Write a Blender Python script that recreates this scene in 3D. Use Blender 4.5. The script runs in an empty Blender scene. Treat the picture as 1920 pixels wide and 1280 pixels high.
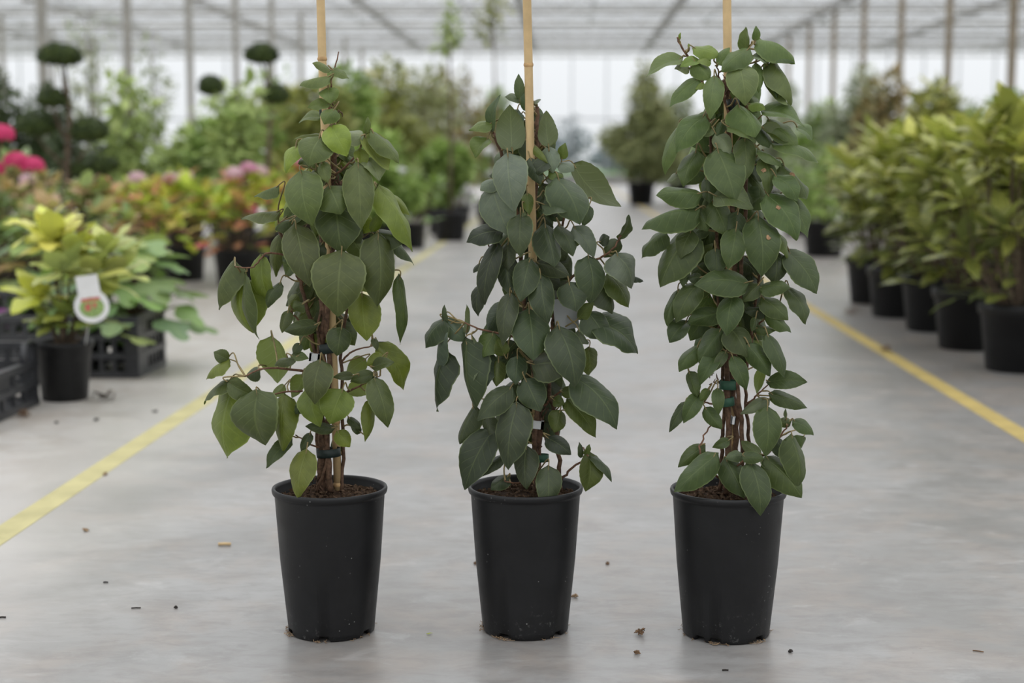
import bpy, math, random
from mathutils import Vector, Matrix

S = bpy.context.scene
COL = S.collection
PI = math.pi

# ------------------------------------------------------------------ camera
FPX = 2880.0                       # focal length in pixels of the 1920x1280 frame
CAM = Vector((0.0, 0.0, 0.82))
PITCH = math.atan(337.0 / FPX)
YAW = math.atan(100.0 / 2900.0)
cd = bpy.data.cameras.new('camera')
cam = bpy.data.objects.new('camera', cd)
COL.objects.link(cam)
cam.location = CAM
cam.rotation_euler = (PI / 2 - PITCH, 0, YAW)
cd.sensor_width = 36.0
cd.lens = FPX / 1920 * 36
cd.clip_end = 500
cd.dof.use_dof = True
cd.dof.focus_distance = 2.60
cd.dof.aperture_fstop = 2.9
cd.dof.aperture_blades = 0
S.camera = cam
CR = cam.rotation_euler.to_matrix()

# ------------------------------------------------------------------ sky (overcast) and exposure
W = bpy.data.worlds.new('overcast_sky')
S.world = W
W.use_nodes = True
nt = W.node_tree
nt.nodes.clear()
_o = nt.nodes.new('ShaderNodeOutputWorld')
_b = nt.nodes.new('ShaderNodeBackground')
_t = nt.nodes.new('ShaderNodeTexCoord')
_s = nt.nodes.new('ShaderNodeSeparateXYZ')
_m = nt.nodes.new('ShaderNodeMapRange')
_r = nt.nodes.new('ShaderNodeMix'); _r.data_type = 'RGBA'
nt.links.new(_t.outputs['Generated'], _s.inputs[0])
nt.links.new(_s.outputs['Z'], _m.inputs['Value'])
_r.inputs[6].default_value = (0.86, 0.885, 0.905, 1)     # horizon
_r.inputs[7].default_value = (2.25, 2.27, 2.31, 1)     # zenith of an overcast sky is brighter
nt.links.new(_m.outputs[0], _r.inputs[0])
nt.links.new(_r.outputs[2], _b.inputs['Color'])
_b.inputs['Strength'].default_value = 1.0
nt.links.new(_b.outputs[0], _o.inputs['Surface'])
S.view_settings.view_transform = 'Standard'
S.view_settings.look = 'None'
S.view_settings.gamma = 1.0
S.view_settings.use_curve_mapping = False
S.view_settings.exposure = 0.0
S.cycles.max_bounces = 7
S.cycles.diffuse_bounces = 3
S.cycles.glossy_bounces = 2
S.cycles.transmission_bounces = 4


# ------------------------------------------------------------------ helpers
def ray(px, py):
    return (CR @ Vector(((px - 960) / FPX, (640 - py) / FPX, -1.0)))


def floor_at(px, py, z=0.0):
    d = ray(px, py)
    return CAM + d * ((z - CAM.z) / d.z)


def at(px, py, Y):
    d = ray(px, py)
    return CAM + d * (Y / d.y)


def srgb(r, g, b):
    def f(c):
        c /= 255.0
        return c / 12.92 if c <= 0.04045 else ((c + 0.055) / 1.055) ** 2.4
    return (f(r), f(g), f(b))


class MB:
    """collects vertices and faces of one mesh"""
    def __init__(self):
        self.v = []; self.f = []; self.uv = None; self.tint = None

    def add(self, v, f):
        o = len(self.v)
        self.v += [tuple(p) for p in v]
        self.f += [tuple(i + o for i in q) for q in f]

    def box(self, lo, hi):
        x0, y0, z0 = lo; x1, y1, z1 = hi
        self.add([(x0, y0, z0), (x1, y0, z0), (x1, y1, z0), (x0, y1, z0), (x0, y0, z1), (x1, y0, z1), (x1, y1, z1), (x0, y1, z1)],
                 [(3, 2, 1, 0), (4, 5, 6, 7), (0, 1, 5, 4), (1, 2, 6, 5), (2, 3, 7, 6), (3, 0, 4, 7)])

    def tube(self, pts, rad, n=6, cap=True):
        pts = [Vector(p) for p in pts]
        if not isinstance(rad, (list, tuple)):
            rad = [rad] * len(pts)
        v = []; f = []
        u = None
        for i, p in enumerate(pts):
            t = (pts[min(i + 1, len(pts) - 1)] - pts[max(i - 1, 0)])
            if t.length < 1e-9:
                t = Vector((0, 0, 1))
            t.normalize()
            if u is None:
                u = t.orthogonal().normalized()
            else:
                u = (u - t * u.dot(t))
                if u.length < 1e-6:
                    u = t.orthogonal()
                u.normalize()
            w = t.cross(u)
            for k in range(n):
                a = 2 * PI * k / n
                v.append(p + (u * math.cos(a) + w * math.sin(a)) * rad[i])
        m = len(pts)
        for i in range(m - 1):
            for k in range(n):
                f.append((i * n + k, i * n + (k + 1) % n, (i + 1) * n + (k + 1) % n, (i + 1) * n + k))
        if cap:
            f.append(tuple(range(n - 1, -1, -1)))
            f.append(tuple((m - 1) * n + k for k in range(n)))
        self.add(v, f)

    def lathe(self, prof, n=48, c=(0, 0, 0), warp=None):
        v = []; f = []
        for i, (r, z) in enumerate(prof):
            for k in range(n):
                a = 2 * PI * k / n
                zz = z if warp is None else warp(i, a, z)
                v.append((c[0] + r * math.cos(a), c[1] + r * math.sin(a), c[2] + zz))
        for i in range(len(prof) - 1):
            for k in range(n):
                f.append((i * n + k, i * n + (k + 1) % n, (i + 1) * n + (k + 1) % n, (i + 1) * n + k))
        self.add(v, f)

    def mesh(self, name, mats=None, smooth=True):
        me = bpy.data.meshes.new(name)
        me.from_pydata(self.v, [], self.f)
        if self.uv is not None:
            ul = me.uv_layers.new(name='uv')
            for li, l in enumerate(me.loops):
                ul.data[li].uv = self.uv[l.vertex_index]
        if self.tint is not None:
            at_ = me.attributes.new('tint', 'FLOAT', 'FACE')
            at_.data.foreach_set('value', self.tint)
        if smooth:
            me.polygons.foreach_set('use_smooth', [True] * len(me.polygons))
        if mats is not None:
            for m in (mats if isinstance(mats, (list, tuple)) else [mats]):
                me.materials.append(m)
        me.update()
        return me


def link(name, data, parent=None, loc=(0, 0, 0), rot=None, color=None):
    o = bpy.data.objects.new(name, data)
    COL.objects.link(o)
    if parent is not None:
        o.parent = parent
    o.location = loc
    if rot is not None:
        o.rotation_euler = rot
    if color is not None:
        o.color = (color[0], color[1], color[2], 1)
    return o


def part(name, mb, mat, parent, smooth=True, loc=(0, 0, 0), stuff=False):
    o = link(name, mb.mesh(name, mat, smooth), parent, loc)
    if stuff:
        o['kind'] = 'stuff'
    return o


def thing(name, label, cat, loc=(0, 0, 0), rz=0, group=None):
    o = link(name, None, None, loc, (0, 0, rz))
    o.empty_display_size = 0.05
    o['label'] = label; o['category'] = cat
    if group:
        o['group'] = group
    return o


def tag(o, label, cat, group=None):
    o['label'] = label; o['category'] = cat
    if group:
        o['group'] = group
    return o


def struct(name, mb, mat, smooth=False, loc=(0, 0, 0)):
    o = link(name, mb.mesh(name, mat, smooth) if mb else None, None, loc)
    o['kind'] = 'structure'
    return o


# ------------------------------------------------------------------ materials
def newmat(name):
    m = bpy.data.materials.new(name)
    m.use_nodes = True
    t = m.node_tree
    t.nodes.clear()
    out = t.nodes.new('ShaderNodeOutputMaterial')
    return m, t, out


class NT:
    def __init__(self, t):
        self.t = t

    def n(self, typ, **kw):
        x = self.t.nodes.new(typ)
        for k, v in kw.items():
            setattr(x, k, v)
        return x

    def l(self, a, b):
        self.t.links.new(a, b)

    def math(self, op, a, b=None, c=None, clamp=False):
        x = self.t.nodes.new('ShaderNodeMath'); x.operation = op; x.use_clamp = clamp
        for i, q in enumerate((a, b, c)):
            if q is None:
                continue
            if isinstance(q, (int, float)):
                x.inputs[i].default_value = q
            else:
                self.l(q, x.inputs[i])
        return x.outputs[0]

    def mix(self, fac, a, b, blend='MIX'):
        x = self.t.nodes.new('ShaderNodeMix'); x.data_type = 'RGBA'; x.blend_type = blend
        for i, q in ((0, fac), (6, a), (7, b)):
            if isinstance(q, (int, float)):
                x.inputs[i].default_value = q
            elif isinstance(q, tuple):
                x.inputs[i].default_value = (q[0], q[1], q[2], 1)
            else:
                self.l(q, x.inputs[i])
        return x.outputs[2]

    def noise(self, scale, detail=4, rough=0.55, vec=None, dist=0.0):
        x = self.t.nodes.new('ShaderNodeTexNoise')
        x.inputs['Scale'].default_value = scale
        x.inputs['Detail'].default_value = detail
        x.inputs['Roughness'].default_value = rough
        x.inputs['Distortion'].default_value = dist
        if vec is not None:
            self.l(vec, x.inputs['Vector'])
        return x.outputs['Fac']

    def ramp(self, fac, a, b):
        x = self.t.nodes.new('ShaderNodeMapRange'); x.interpolation_type = 'SMOOTHSTEP'
        x.inputs['From Min'].default_value = a; x.inputs['From Max'].default_value = b
        self.l(fac, x.inputs['Value'])
        return x.outputs[0]

    def coord(self, which='Object', scale=None):
        c = self.t.nodes.new('ShaderNodeTexCoord').outputs[which]
        if scale is None:
            return c
        m = self.t.nodes.new('ShaderNodeMapping')
        m.inputs['Scale'].default_value = scale
        self.l(c, m.inputs['Vector'])
        return m.outputs[0]

    def bump(self, h, strength, dist):
        x = self.t.nodes.new('ShaderNodeBump')
        x.inputs['Strength'].default_value = strength
        x.inputs['Distance'].default_value = dist
        self.l(h, x.inputs['Height'])
        return x.outputs[0]

    def bsdf(self, color, rough=0.5, spec=0.5, normal=None, metal=0.0):
        x = self.t.nodes.new('ShaderNodeBsdfPrincipled')
        if isinstance(color, tuple):
            x.inputs['Base Color'].default_value = (color[0], color[1], color[2], 1)
        else:
            self.l(color, x.inputs['Base Color'])
        if isinstance(rough, (int, float)):
            x.inputs['Roughness'].default_value = rough
        else:
            self.l(rough, x.inputs['Roughness'])
        x.inputs['Specular IOR Level'].default_value = spec
        x.inputs['Metallic'].default_value = metal
        if normal is not None:
            self.l(normal, x.inputs['Normal'])
        return x.outputs[0]


def plain(name, col, rough=0.5, spec=0.4, var=0.25, scale=30, bump=0.0, metal=0.0):
    m, t, out = newmat(name); N = NT(t)
    nz = N.noise(scale, 5, 0.6, N.coord())
    c = N.mix(N.ramp(nz, 0.3, 0.7), tuple(k * (1 - var) for k in col), tuple(min(1, k * (1 + var)) for k in col))
    nm = N.bump(nz, bump, 0.003) if bump else None
    N.l(N.bsdf(c, rough, spec, nm, metal), out.inputs[0])
    return m


def leaf_material(name, rough=0.5, spec=0.35, veins=6.5, transl=0.22, edge=0.55, spots=None, under=(0.16, 0.19, 0.10)):
    """leaf with midrib, side veins, pale margin and pale underside; the object's own colour is the leaf colour"""
    m, t, out = newmat(name); N = NT(t)
    info = N.n('ShaderNodeObjectInfo')
    base = info.outputs['Color']
    uvn = N.n('ShaderNodeTexCoord').outputs['UV']
    sp = N.n('ShaderNodeSeparateXYZ'); N.l(uvn, sp.inputs[0])
    tt = sp.outputs['X']
    v = N.math('ABSOLUTE', N.math('SUBTRACT', N.math('MULTIPLY', sp.outputs['Y'], 2.0), 1.0))
    mid = N.math('SUBTRACT', 1.0, N.ramp(v, 0.015, 0.06))
    ph = N.math('FRACT', N.math('MULTIPLY', N.math('SUBTRACT', tt, N.math('MULTIPLY', N.math('POWER', v, 0.8), 0.30)), veins))
    dv = N.math('ABSOLUTE', N.math('SUBTRACT', ph, 0.5))
    vein = N.math('MULTIPLY', N.math('SUBTRACT', 1.0, N.ramp(dv, 0.02, 0.10)), N.math('SUBTRACT', 1.0, N.ramp(v, 0.55, 0.95)))
    vn = N.math('MAXIMUM', mid, N.math('MULTIPLY', vein, 0.45))
    co = N.coord()
    nz = N.noise(55, 4, 0.6, co)
    c = N.mix(N.ramp(nz, 0.25, 0.8), N.mix(1.0, base, (0.82, 0.84, 0.84), 'MULTIPLY'), N.mix(1.0, base, (1.16, 1.14, 1.10), 'MULTIPLY'))
    if spots is not None:
        sn = N.noise(spots[3], 3, 0.6, co)
        c = N.mix(N.math('MULTIPLY', N.ramp(sn, 0.50, 0.60), spots[4]), c, spots[:3])
    pale = N.mix(0.5, N.mix(1.0, base, (1.7, 1.7, 1.5), 'MULTIPLY'), (0.22, 0.26, 0.11))
    c = N.mix(N.math('MULTIPLY', vn, 0.32), c, pale)
    c = N.mix(N.math('MULTIPLY', N.ramp(v, 0.915, 0.985), edge), c, pale)
    geo = N.n('ShaderNodeNewGeometry')
    und = N.mix(0.5, N.mix(1.0, base, (1.35, 1.3, 1.3), 'MULTIPLY'), under)
    und = N.mix(N.math('MULTIPLY', vn, 0.35), und, tuple(k * 1.5 for k in under))
    c = N.mix(geo.outputs['Backfacing'], c, und)
    hgt = N.math('SUBTRACT', N.math('MULTIPLY', nz, 0.15), vn)
    nm = N.bump(hgt, 0.5, 0.0009)
    pb = N.bsdf(c, rough, spec, nm)
    tr = N.n('ShaderNodeBsdfTranslucent')
    N.l(N.mix(1.0, c, (1.25, 1.35, 0.6), 'MULTIPLY'), tr.inputs['Color'])
    ms = N.n('ShaderNodeMixShader'); ms.inputs[0].default_value = transl
    N.l(pb, ms.inputs[1]); N.l(tr.outputs[0], ms.inputs[2])
    N.l(ms.outputs[0], out.inputs[0])
    return m


def foliage_material(name, cols, transl=0.2):
    m, t, out = newmat(name); N = NT(t)
    a = N.n('ShaderNodeAttribute', attribute_name='tint')
    r = N.n('ShaderNodeValToRGB')
    el = r.color_ramp.elements
    while len(el) < len(cols):
        el.new(0.5)
    for i, c in enumerate(cols):
        el[i].position = i / (len(cols) - 1); el[i].color = (c[0], c[1], c[2], 1)
    N.l(a.outputs['Fac'], r.inputs[0])
    pb = N.bsdf(r.outputs[0], 0.55, 0.3)
    tr = N.n('ShaderNodeBsdfTranslucent'); N.l(r.outputs[0], tr.inputs['Color'])
    ms = N.n('ShaderNodeMixShader'); ms.inputs[0].default_value = transl
    N.l(pb, ms.inputs[1]); N.l(tr.outputs[0], ms.inputs[2])
    N.l(ms.outputs[0], out.inputs[0])
    return m


def glass_material(name, tint, gloss):
    m, t, out = newmat(name); N = NT(t)
    tr = N.n('ShaderNodeBsdfTransparent'); tr.inputs[0].default_value = (*tint, 1)
    gl = N.n('ShaderNodeBsdfGlossy'); gl.inputs['Roughness'].default_value = 0.15
    fr = N.n('ShaderNodeFresnel'); fr.inputs[0].default_value = 1.35
    ms = N.n('ShaderNodeMixShader')
    N.l(N.math('MULTIPLY', fr.outputs[0], gloss), ms.inputs[0])
    N.l(tr.outputs[0], ms.inputs[1]); N.l(gl.outputs[0], ms.inputs[2])
    N.l(ms.outputs[0], out.inputs[0])
    return m


def concrete_material():
    m, t, out = newmat('concrete'); N = NT(t)
    co = N.coord('Object')
    big = N.noise(1.1, 5, 0.6, co, 0.6)
    mid = N.noise(5.0, 6, 0.65, co, 0.3)
    fine = N.noise(60, 5, 0.7, co)
    streak = N.noise(3.0, 6, 0.7, N.coord('Object', (1.6, 2.4, 1)), 0.5)
    c = N.mix(N.ramp(big, 0.3, 0.72), srgb(124, 122, 119), srgb(152, 151, 150))
    c = N.mix(N.math('MULTIPLY', N.ramp(mid, 0.42, 0.68), 0.5), c, srgb(150, 137, 126))
    c = N.mix(N.math('MULTIPLY', N.ramp(streak, 0.48, 0.72), 0.55), c, srgb(112, 109, 107))
    c = N.mix(N.math('MULTIPLY', N.ramp(fine, 0.55, 0.8), 0.35), c, srgb(120, 118, 116))
    mot = N.noise(16, 6, 0.7, N.coord('Object', (0.7, 1.5, 1)), 0.4)
    c = N.mix(N.math('MULTIPLY', N.ramp(mot, 0.42, 0.68), 0.55), c, srgb(116, 112, 109))
    c = N.mix(N.math('MULTIPLY', N.ramp(N.noise(9, 5, 0.7, N.coord('Object', (0.8, 1.3, 1)), 0.6), 0.55, 0.72), 0.4), c, srgb(172, 171, 170))
    vo = N.n('ShaderNodeTexVoronoi'); vo.inputs['Scale'].default_value = 26; N.l(co, vo.inputs['Vector'])
    sel = N.ramp(N.noise(7, 2, 0.5, co), 0.5, 0.6)
    c = N.mix(N.math('MULTIPLY', N.math('MULTIPLY', N.math('SUBTRACT', 1.0, N.ramp(vo.outputs['Distance'], 0.03, 0.09)), sel), 0.5), c, srgb(112, 106, 100))
    # worn brownish dirt where the plants stand along both edges of the aisle
    sx = N.n('ShaderNodeSeparateXYZ'); N.l(co, sx.inputs[0])
    off = N.math('ABSOLUTE', N.math('SUBTRACT', sx.outputs['X'], 0.08))
    dirt = N.math('MULTIPLY', N.ramp(off, 1.3, 1.75), N.ramp(N.noise(6, 6, 0.7, co, 0.5), 0.42, 0.62))
    # pale dusty concrete left of the aisle
    dust = N.math('MULTIPLY', N.ramp(N.math('ADD', N.math('MULTIPLY', sx.outputs['X'], -1.0), N.math('MULTIPLY', N.math('SUBTRACT', big, 0.5), 0.8)), 0.75, 1.35), N.math('ADD', 0.62, N.math('MULTIPLY', mid, 0.5)))
    c = N.mix(dust, c, srgb(186, 182, 176))
    c = N.mix(N.math('MULTIPLY', dirt, 0.40), c, srgb(140, 126, 112))
    rg = N.math('ADD', 0.25, N.math('MULTIPLY', mid, 0.20))
    nm = N.bump(N.math('ADD', N.math('MULTIPLY', fine, 0.4), mid), 0.05, 0.004)
    N.l(N.bsdf(c, rg, 0.8, nm), out.inputs[0])
    return m


def pot_material():
    m, t, out = newmat('black_plastic'); N = NT(t)
    co = N.coord('Object')
    rnd = N.n('ShaderNodeObjectInfo').outputs['Random']
    sh = N.n('ShaderNodeVectorMath', operation='ADD'); N.l(co, sh.inputs[0])
    cx = N.n('ShaderNodeCombineXYZ')
    N.l(N.math('MULTIPLY', rnd, 9.0), cx.inputs[0]); N.l(N.math('MULTIPLY', rnd, 5.0), cx.inputs[1]); N.l(cx.outputs[0], sh.inputs[1])
    cv = sh.outputs[0]
    nz = N.noise(14, 5, 0.65, cv, 0.4)
    c = N.mix(N.ramp(nz, 0.3, 0.75), (0.0040, 0.0041, 0.0046), (0.0075, 0.0077, 0.0084))
    # dust specks and lime scale, thickest near the foot
    vo = N.n('ShaderNodeTexVoronoi'); vo.inputs['Scale'].default_value = 95; N.l(cv, vo.inputs['Vector'])
    sel = N.ramp(N.noise(21, 2, 0.5, cv), 0.57, 0.66)
    speck = N.math('MULTIPLY', N.math('SUBTRACT', 1.0, N.ramp(vo.outputs['Distance'], 0.06, 0.16)), sel)
    c = N.mix(N.math('MULTIPLY', speck, 0.6), c, (0.30, 0.30, 0.29))
    sx = N.n('ShaderNodeSeparateXYZ'); N.l(co, sx.inputs[0])
    low = N.math('SUBTRACT', 1.0, N.ramp(sx.outputs['Z'], 0.0, 0.085))
    lime = N.math('MULTIPLY', N.math('MULTIPLY', low, N.ramp(N.noise(90, 6, 0.8, cv), 0.56, 0.72)), N.ramp(N.noise(13, 2, 0.5, cv), 0.5, 0.65))
    c = N.mix(N.math('MULTIPLY', lime, 0.5), c, (0.28, 0.28, 0.27))
    rg = N.math('ADD', 0.36, N.math('MULTIPLY', N.noise(30, 4, 0.6, cv), 0.22))
    N.l(N.bsdf(c, rg, 0.34, N.bump(N.noise(220, 3, 0.6, cv), 0.08, 0.001)), out.inputs[0])
    return m


M = {}
M['floor'] = concrete_material()
M['yellow_pale'] = plain('worn_yellow_paint', srgb(184, 176, 128), 0.6, 0.3, 0.12, 9)
M['yellow'] = plain('yellow_paint', srgb(172, 152, 92), 0.6, 0.3, 0.14, 9)
M['pot'] = pot_material()
M['black'] = plain('crate_plastic', (0.024, 0.025, 0.028), 0.40, 0.5, 0.3, 20)
M['soil'] = plain('potting_soil', (0.040, 0.024, 0.015), 0.95, 0.1, 0.6, 90, 0.8)
M['crumb'] = plain('bark_crumbs', (0.085, 0.055, 0.036), 0.95, 0.1, 0.6, 120)
M['stem'] = plain('brown_stem', (0.105, 0.062, 0.040), 0.75, 0.2, 0.5, 120, 0.5)
M['twig'] = plain('red_brown_twig', (0.150, 0.080, 0.050), 0.7, 0.2, 0.4, 150, 0.4)
M['stalk'] = plain('leaf_stalk', (0.22, 0.17, 0.075), 0.6, 0.3, 0.3, 60)
M['bamboo'] = plain('bamboo_cane', srgb(200, 172, 128), 0.55, 0.35, 0.10, 25, 0.1)
M['bamboo_node'] = plain('bamboo_node', srgb(186, 152, 108), 0.6, 0.3, 0.25, 60, 0.2)
M['tie'] = plain('green_tie', (0.022, 0.075, 0.045), 0.5, 0.4, 0.2, 50)
M['tie_dark'] = plain('dark_tie', (0.012, 0.022, 0.020), 0.5, 0.4, 0.2, 50)
M['clip'] = plain('pale_clip', (0.55, 0.56, 0.58), 0.5, 0.4, 0.08, 30)
M['tag_grey'] = plain('grey_label', (0.30, 0.31, 0.32), 0.5, 0.4, 0.06, 20)
M['label_white'] = plain('white_label', (0.72, 0.72, 0.72), 0.5, 0.4, 0.04, 20)
M['label_red'] = plain('red_print', (0.50, 0.12, 0.10), 0.5, 0.4, 0.1, 60)
M['label_green'] = plain('green_print', (0.25, 0.36, 0.12), 0.5, 0.4, 0.5, 160)
M['label_purple'] = plain('purple_print', (0.23, 0.05, 0.22), 0.5, 0.4, 0.3, 60)
M['root'] = plain('dry_roots', (0.30, 0.21, 0.13), 0.9, 0.1, 0.3, 80)
M['steel'] = plain('galvanised_steel', srgb(150, 147, 140), 0.5, 0.4, 0.12, 6)
M['rust'] = plain('weathered_post', srgb(138, 126, 108), 0.6, 0.3, 0.2, 5)
M['alu'] = plain('aluminium_bar', srgb(176, 178, 182), 0.45, 0.4, 0.08, 6)
M['screen'] = plain('folded_shade_cloth', srgb(170, 172, 174), 0.8, 0.2, 0.15, 4)
M['kerb'] = plain('concrete_kerb', srgb(140, 138, 134), 0.8, 0.2, 0.15, 3)
M['glass'] = glass_material('roof_glass', (0.98, 0.983, 0.986), 0.08)
M['lawn'] = plain('lawn', (0.10, 0.19, 0.05), 0.9, 0.1, 0.3, 0.6)
M['vine_leaf'] = leaf_material('vine_leaf', 0.44, 0.36, edge=0.62)
M['broad_leaf'] = leaf_material('broad_leaf', 0.5, 0.35, 6.0, 0.3, 0.2)
M['aucuba_leaf'] = leaf_material('aucuba_leaf', 0.32, 0.45, 4.0, 0.25, 0.15, spots=(0.52, 0.50, 0.12, 26, 0.85))
M['bark'] = plain('tree_bark', (0.12, 0.09, 0.065), 0.9, 0.1, 0.4, 30, 0.6)
M['dry'] = plain('dry_debris', (0.16, 0.10, 0.06), 0.9, 0.1, 0.5, 160)
M['dark_twig'] = plain('dark_twig', (0.03, 0.025, 0.022), 0.8, 0.2, 0.3, 160)

# ------------------------------------------------------------------ the greenhouse
mb = MB(); mb.box((-21.1, -6, -0.12), (22.8, 56, 0.0))
struct('floor', mb, M['floor'])
mb = MB(); mb.box((-160, -60, -0.4), (160, 200, -0.13))
struct('ground', mb, M['lawn'])
LXL, LXR = -1.245, 1.385
for i, (x, m) in enumerate(((LXL, 'yellow_pale'), (LXR, 'yellow'))):
    mb = MB(); mb.box((x - 0.034, -4, 0.0), (x + 0.034, 54, 0.0012))
    struct('trim_%d' % (i + 1), mb, M[m])

ceil = struct('ceiling', None, None, loc=(0, 0, 0.37))
GX = [2.85 + 4 * k for k in range(-6, 6)]
mb = MB(); mb.box((-0.09, -6, 4.36), (0.09, 56, 4.50)); me_g = mb.mesh('gutter', M['steel'], False)
mb = MB(); mb.box((-0.03, -6, 5.24), (0.03, 56, 5.30)); me_r = mb.mesh('ridge', M['alu'], False)
mb = MB(); mb.add([(0, -6, 4.5), (0, 56, 4.5), (2, 56, 5.29), (2, -6, 5.29)], [(0, 1, 2, 3)]); me_p1 = mb.mesh('roof_pane', M['glass'], False)
mb = MB(); mb.add([(0, -6, 4.5), (0, 56, 4.5), (-2, 56, 5.29), (-2, -6, 5.29)], [(3, 2, 1, 0)]); me_p2 = mb.mesh('roof_pane', M['glass'], False)
for i, gx in enumerate(GX):
    link('gutter', me_g, ceil, (gx, 0, 0))
    if i < len(GX) - 1:
        link('ridge', me_r, ceil, (gx + 2, 0, 0))
        link('roof_pane', me_p1, ceil, (gx, 0, 0))
        link('roof_pane', me_p2, ceil, (gx + 4, 0, 0))
mb = MB(); mb.box((-21.1, -0.02, 4.30), (22.8, 0.02, 4.35)); me_c = mb.mesh('cross_bar', M['alu'], False)
mb = MB(); mb.box((-21.1, -0.03, 4.255), (22.8, 0.03, 4.31)); me_s = mb.mesh('shade_cloth', M['screen'], False)
mb = MB()
mb.box((-21.1, -0.03, 4.30), (22.8, 0.03, 4.36)); mb.box((-21.1, -0.03, 3.98), (22.8, 0.03, 4.03))
x = -21.15
while x < 22.0:
    mb.tube([(x, 0, 4.0), (x + 0.5, 0, 4.33), (x + 1.0, 0, 4.0)], 0.014, 4)
    x += 1.0
me_t = mb.mesh('lattice_girder', M['steel'], False)
y = -5.0; n = 0
while y < 55.5:
    link('cross_bar', me_c, ceil, (0, y, 0))
    if n % 3 == 0:
        link('shade_cloth', me_s, ceil, (0, y + 0.5, 0))
    y += 1.30; n += 1
mb = MB(); mb.box((-0.055, -0.055, -0.37), (0.055, 0.055, 4.36)); mb.box((-0.12, -0.12, -0.37), (0.12, 0.12, -0.355))
me_post = mb.mesh('post', M['rust'], False); me_postl = mb.mesh('post', M['steel'], False)
for k in range(-4, 9):
    yy = 20.5 + 4.05 * k
    link('lattice_girder', me_t, ceil, (0, yy + 0.1, 0))
    for xx in (-14.9, -6.95, 6.95, 14.9):
        link('post', me_post if xx > 0 else me_postl, ceil, (xx, yy, 0))


def glass_wall(name, p0, p1, bay, zt=4.82):
    """glazed wall from p0 to p1: kerb, rails, and one mullion and one pane per bay"""
    p0 = Vector((p0[0], p0[1], 0)); p1 = Vector((p1[0], p1[1], 0))
    d = p1 - p0; Lh = d.length; d.normalize()
    root = struct(name, None, None, loc=p0)
    root.rotation_euler = (0, 0, math.atan2(d.y, d.x))
    mb = MB(); mb.box((0, -0.09, 0), (Lh, 0.09, 0.30)); part('kerb', mb, M['kerb'], root, False)
    for z in (0.34, 2.35, zt - 0.06):
        mb = MB(); mb.box((0, -0.035, z - 0.03), (Lh, 0.035, z + 0.03)); part('rail', mb, M['alu'], root, False)
    n = max(1, round(Lh / bay)); b = Lh / n
    mb = MB(); mb.box((-0.022, -0.03, 0.30), (0.022, 0.03, zt)); mm = mb.mesh('mullion', M['alu'], False)
    mb = MB(); mb.box((0.02, -0.003, 0.31), (b - 0.02, 0.003, zt)); mp = mb.mesh('pane', M['glass'], False)
    for i in range(n + 1):
        link('mullion', mm, root, (i * b, 0, 0))
        if i < n:
            link('pane', mp, root, (i * b, 0, 0))


glass_wall('wall_back', (-21.1, 56), (22.8, 56), 1.25)
glass_wall('wall_left', (-21.1, -6), (-21.1, 56), 4.0)
glass_wall('wall_right', (22.8, 56), (22.8, -6), 4.0)

# ------------------------------------------------------------------ leaf shapes
def outline(t):
    s = max(0.0, min(1.0, (t - 0.70) / 0.30))
    return max(0.0, math.sin(PI * t ** 0.64)) ** 0.64 * (1 - 0.38 * s * s * (3 - 2 * s))


def leaf_geo(L, Wd, rng, nt=14, nv=8, bulge=0.10, droop=0.22, cord=0.07, serr=0.02, wave=0.03, shape=outline, tipcurl=0.0, skew=0.0, fold=(0.0, 0.0), twist=0.0):
    """a leaf blade: x along the midrib from base to tip, y across, z along the upper normal"""
    mb = MB(); uv = []
    ph = rng.uniform(0, 6.28); ph2 = rng.uniform(0, 6.28); fr = rng.uniform(1.2, 2.4)
    asym = rng.uniform(-0.06, 0.06)
    for i in range(nt + 1):
        t = i / nt
        hw = shape(t) * Wd * 0.5
        if 0 < i < nt:
            hw *= 1 + serr * (1 if i % 2 else -1)
        for j in range(nv + 1):
            v = -1 + 2 * j / nv
            a = abs(v)
            x = L * (t - cord * math.sin(PI * min(a, 1)) * (1 - t) ** 6 - cord * 0.7 * a ** 3 * (1 - t) ** 5)
            yv = v * hw * (1 + asym * (1 if v > 0 else -1)) + skew * L * 4 * t * (1 - t)
            z = bulge * L * 4 * t * (1 - t)
            ph_ = fold[0] if v < 0 else fold[1]
            fl_ = math.sin(PI * min(1, 0.12 + t * 0.95)) ** 0.5 if t < 0.93 else 0.4
            z -= droop * hw * a ** 1.8 + a * hw * math.sin(ph_) * fl_
            yv -= v * hw * (1 - math.cos(ph_)) * fl_
            z -= 0.05 * hw * math.exp(-(v / 0.18) ** 2)
            z += wave * L * math.sin(fr * 6.28 * t + (ph if v > 0 else ph2)) * a ** 2
            z -= tipcurl * L * max(0, t - 0.6) ** 2
            if twist:
                zm = bulge * L * 4 * t * (1 - t)
                tw = twist * (t - 0.35)
                y0, z0 = yv, z - zm
                yv = y0 * math.cos(tw) - z0 * math.sin(tw); z = zm + y0 * math.sin(tw) + z0 * math.cos(tw)
            mb.v.append((x, yv, z)); uv.append((t, (v + 1) / 2))
    for i in range(nt):
        for j in range(nv):
            k = i * (nv + 1) + j
            mb.f.append((k, k + nv + 1, k + nv + 2, k + 1))
    mb.uv = uv
    return mb


def ellip(t):
    return max(0.0, math.sin(PI * t ** 0.85)) ** 0.85


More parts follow.
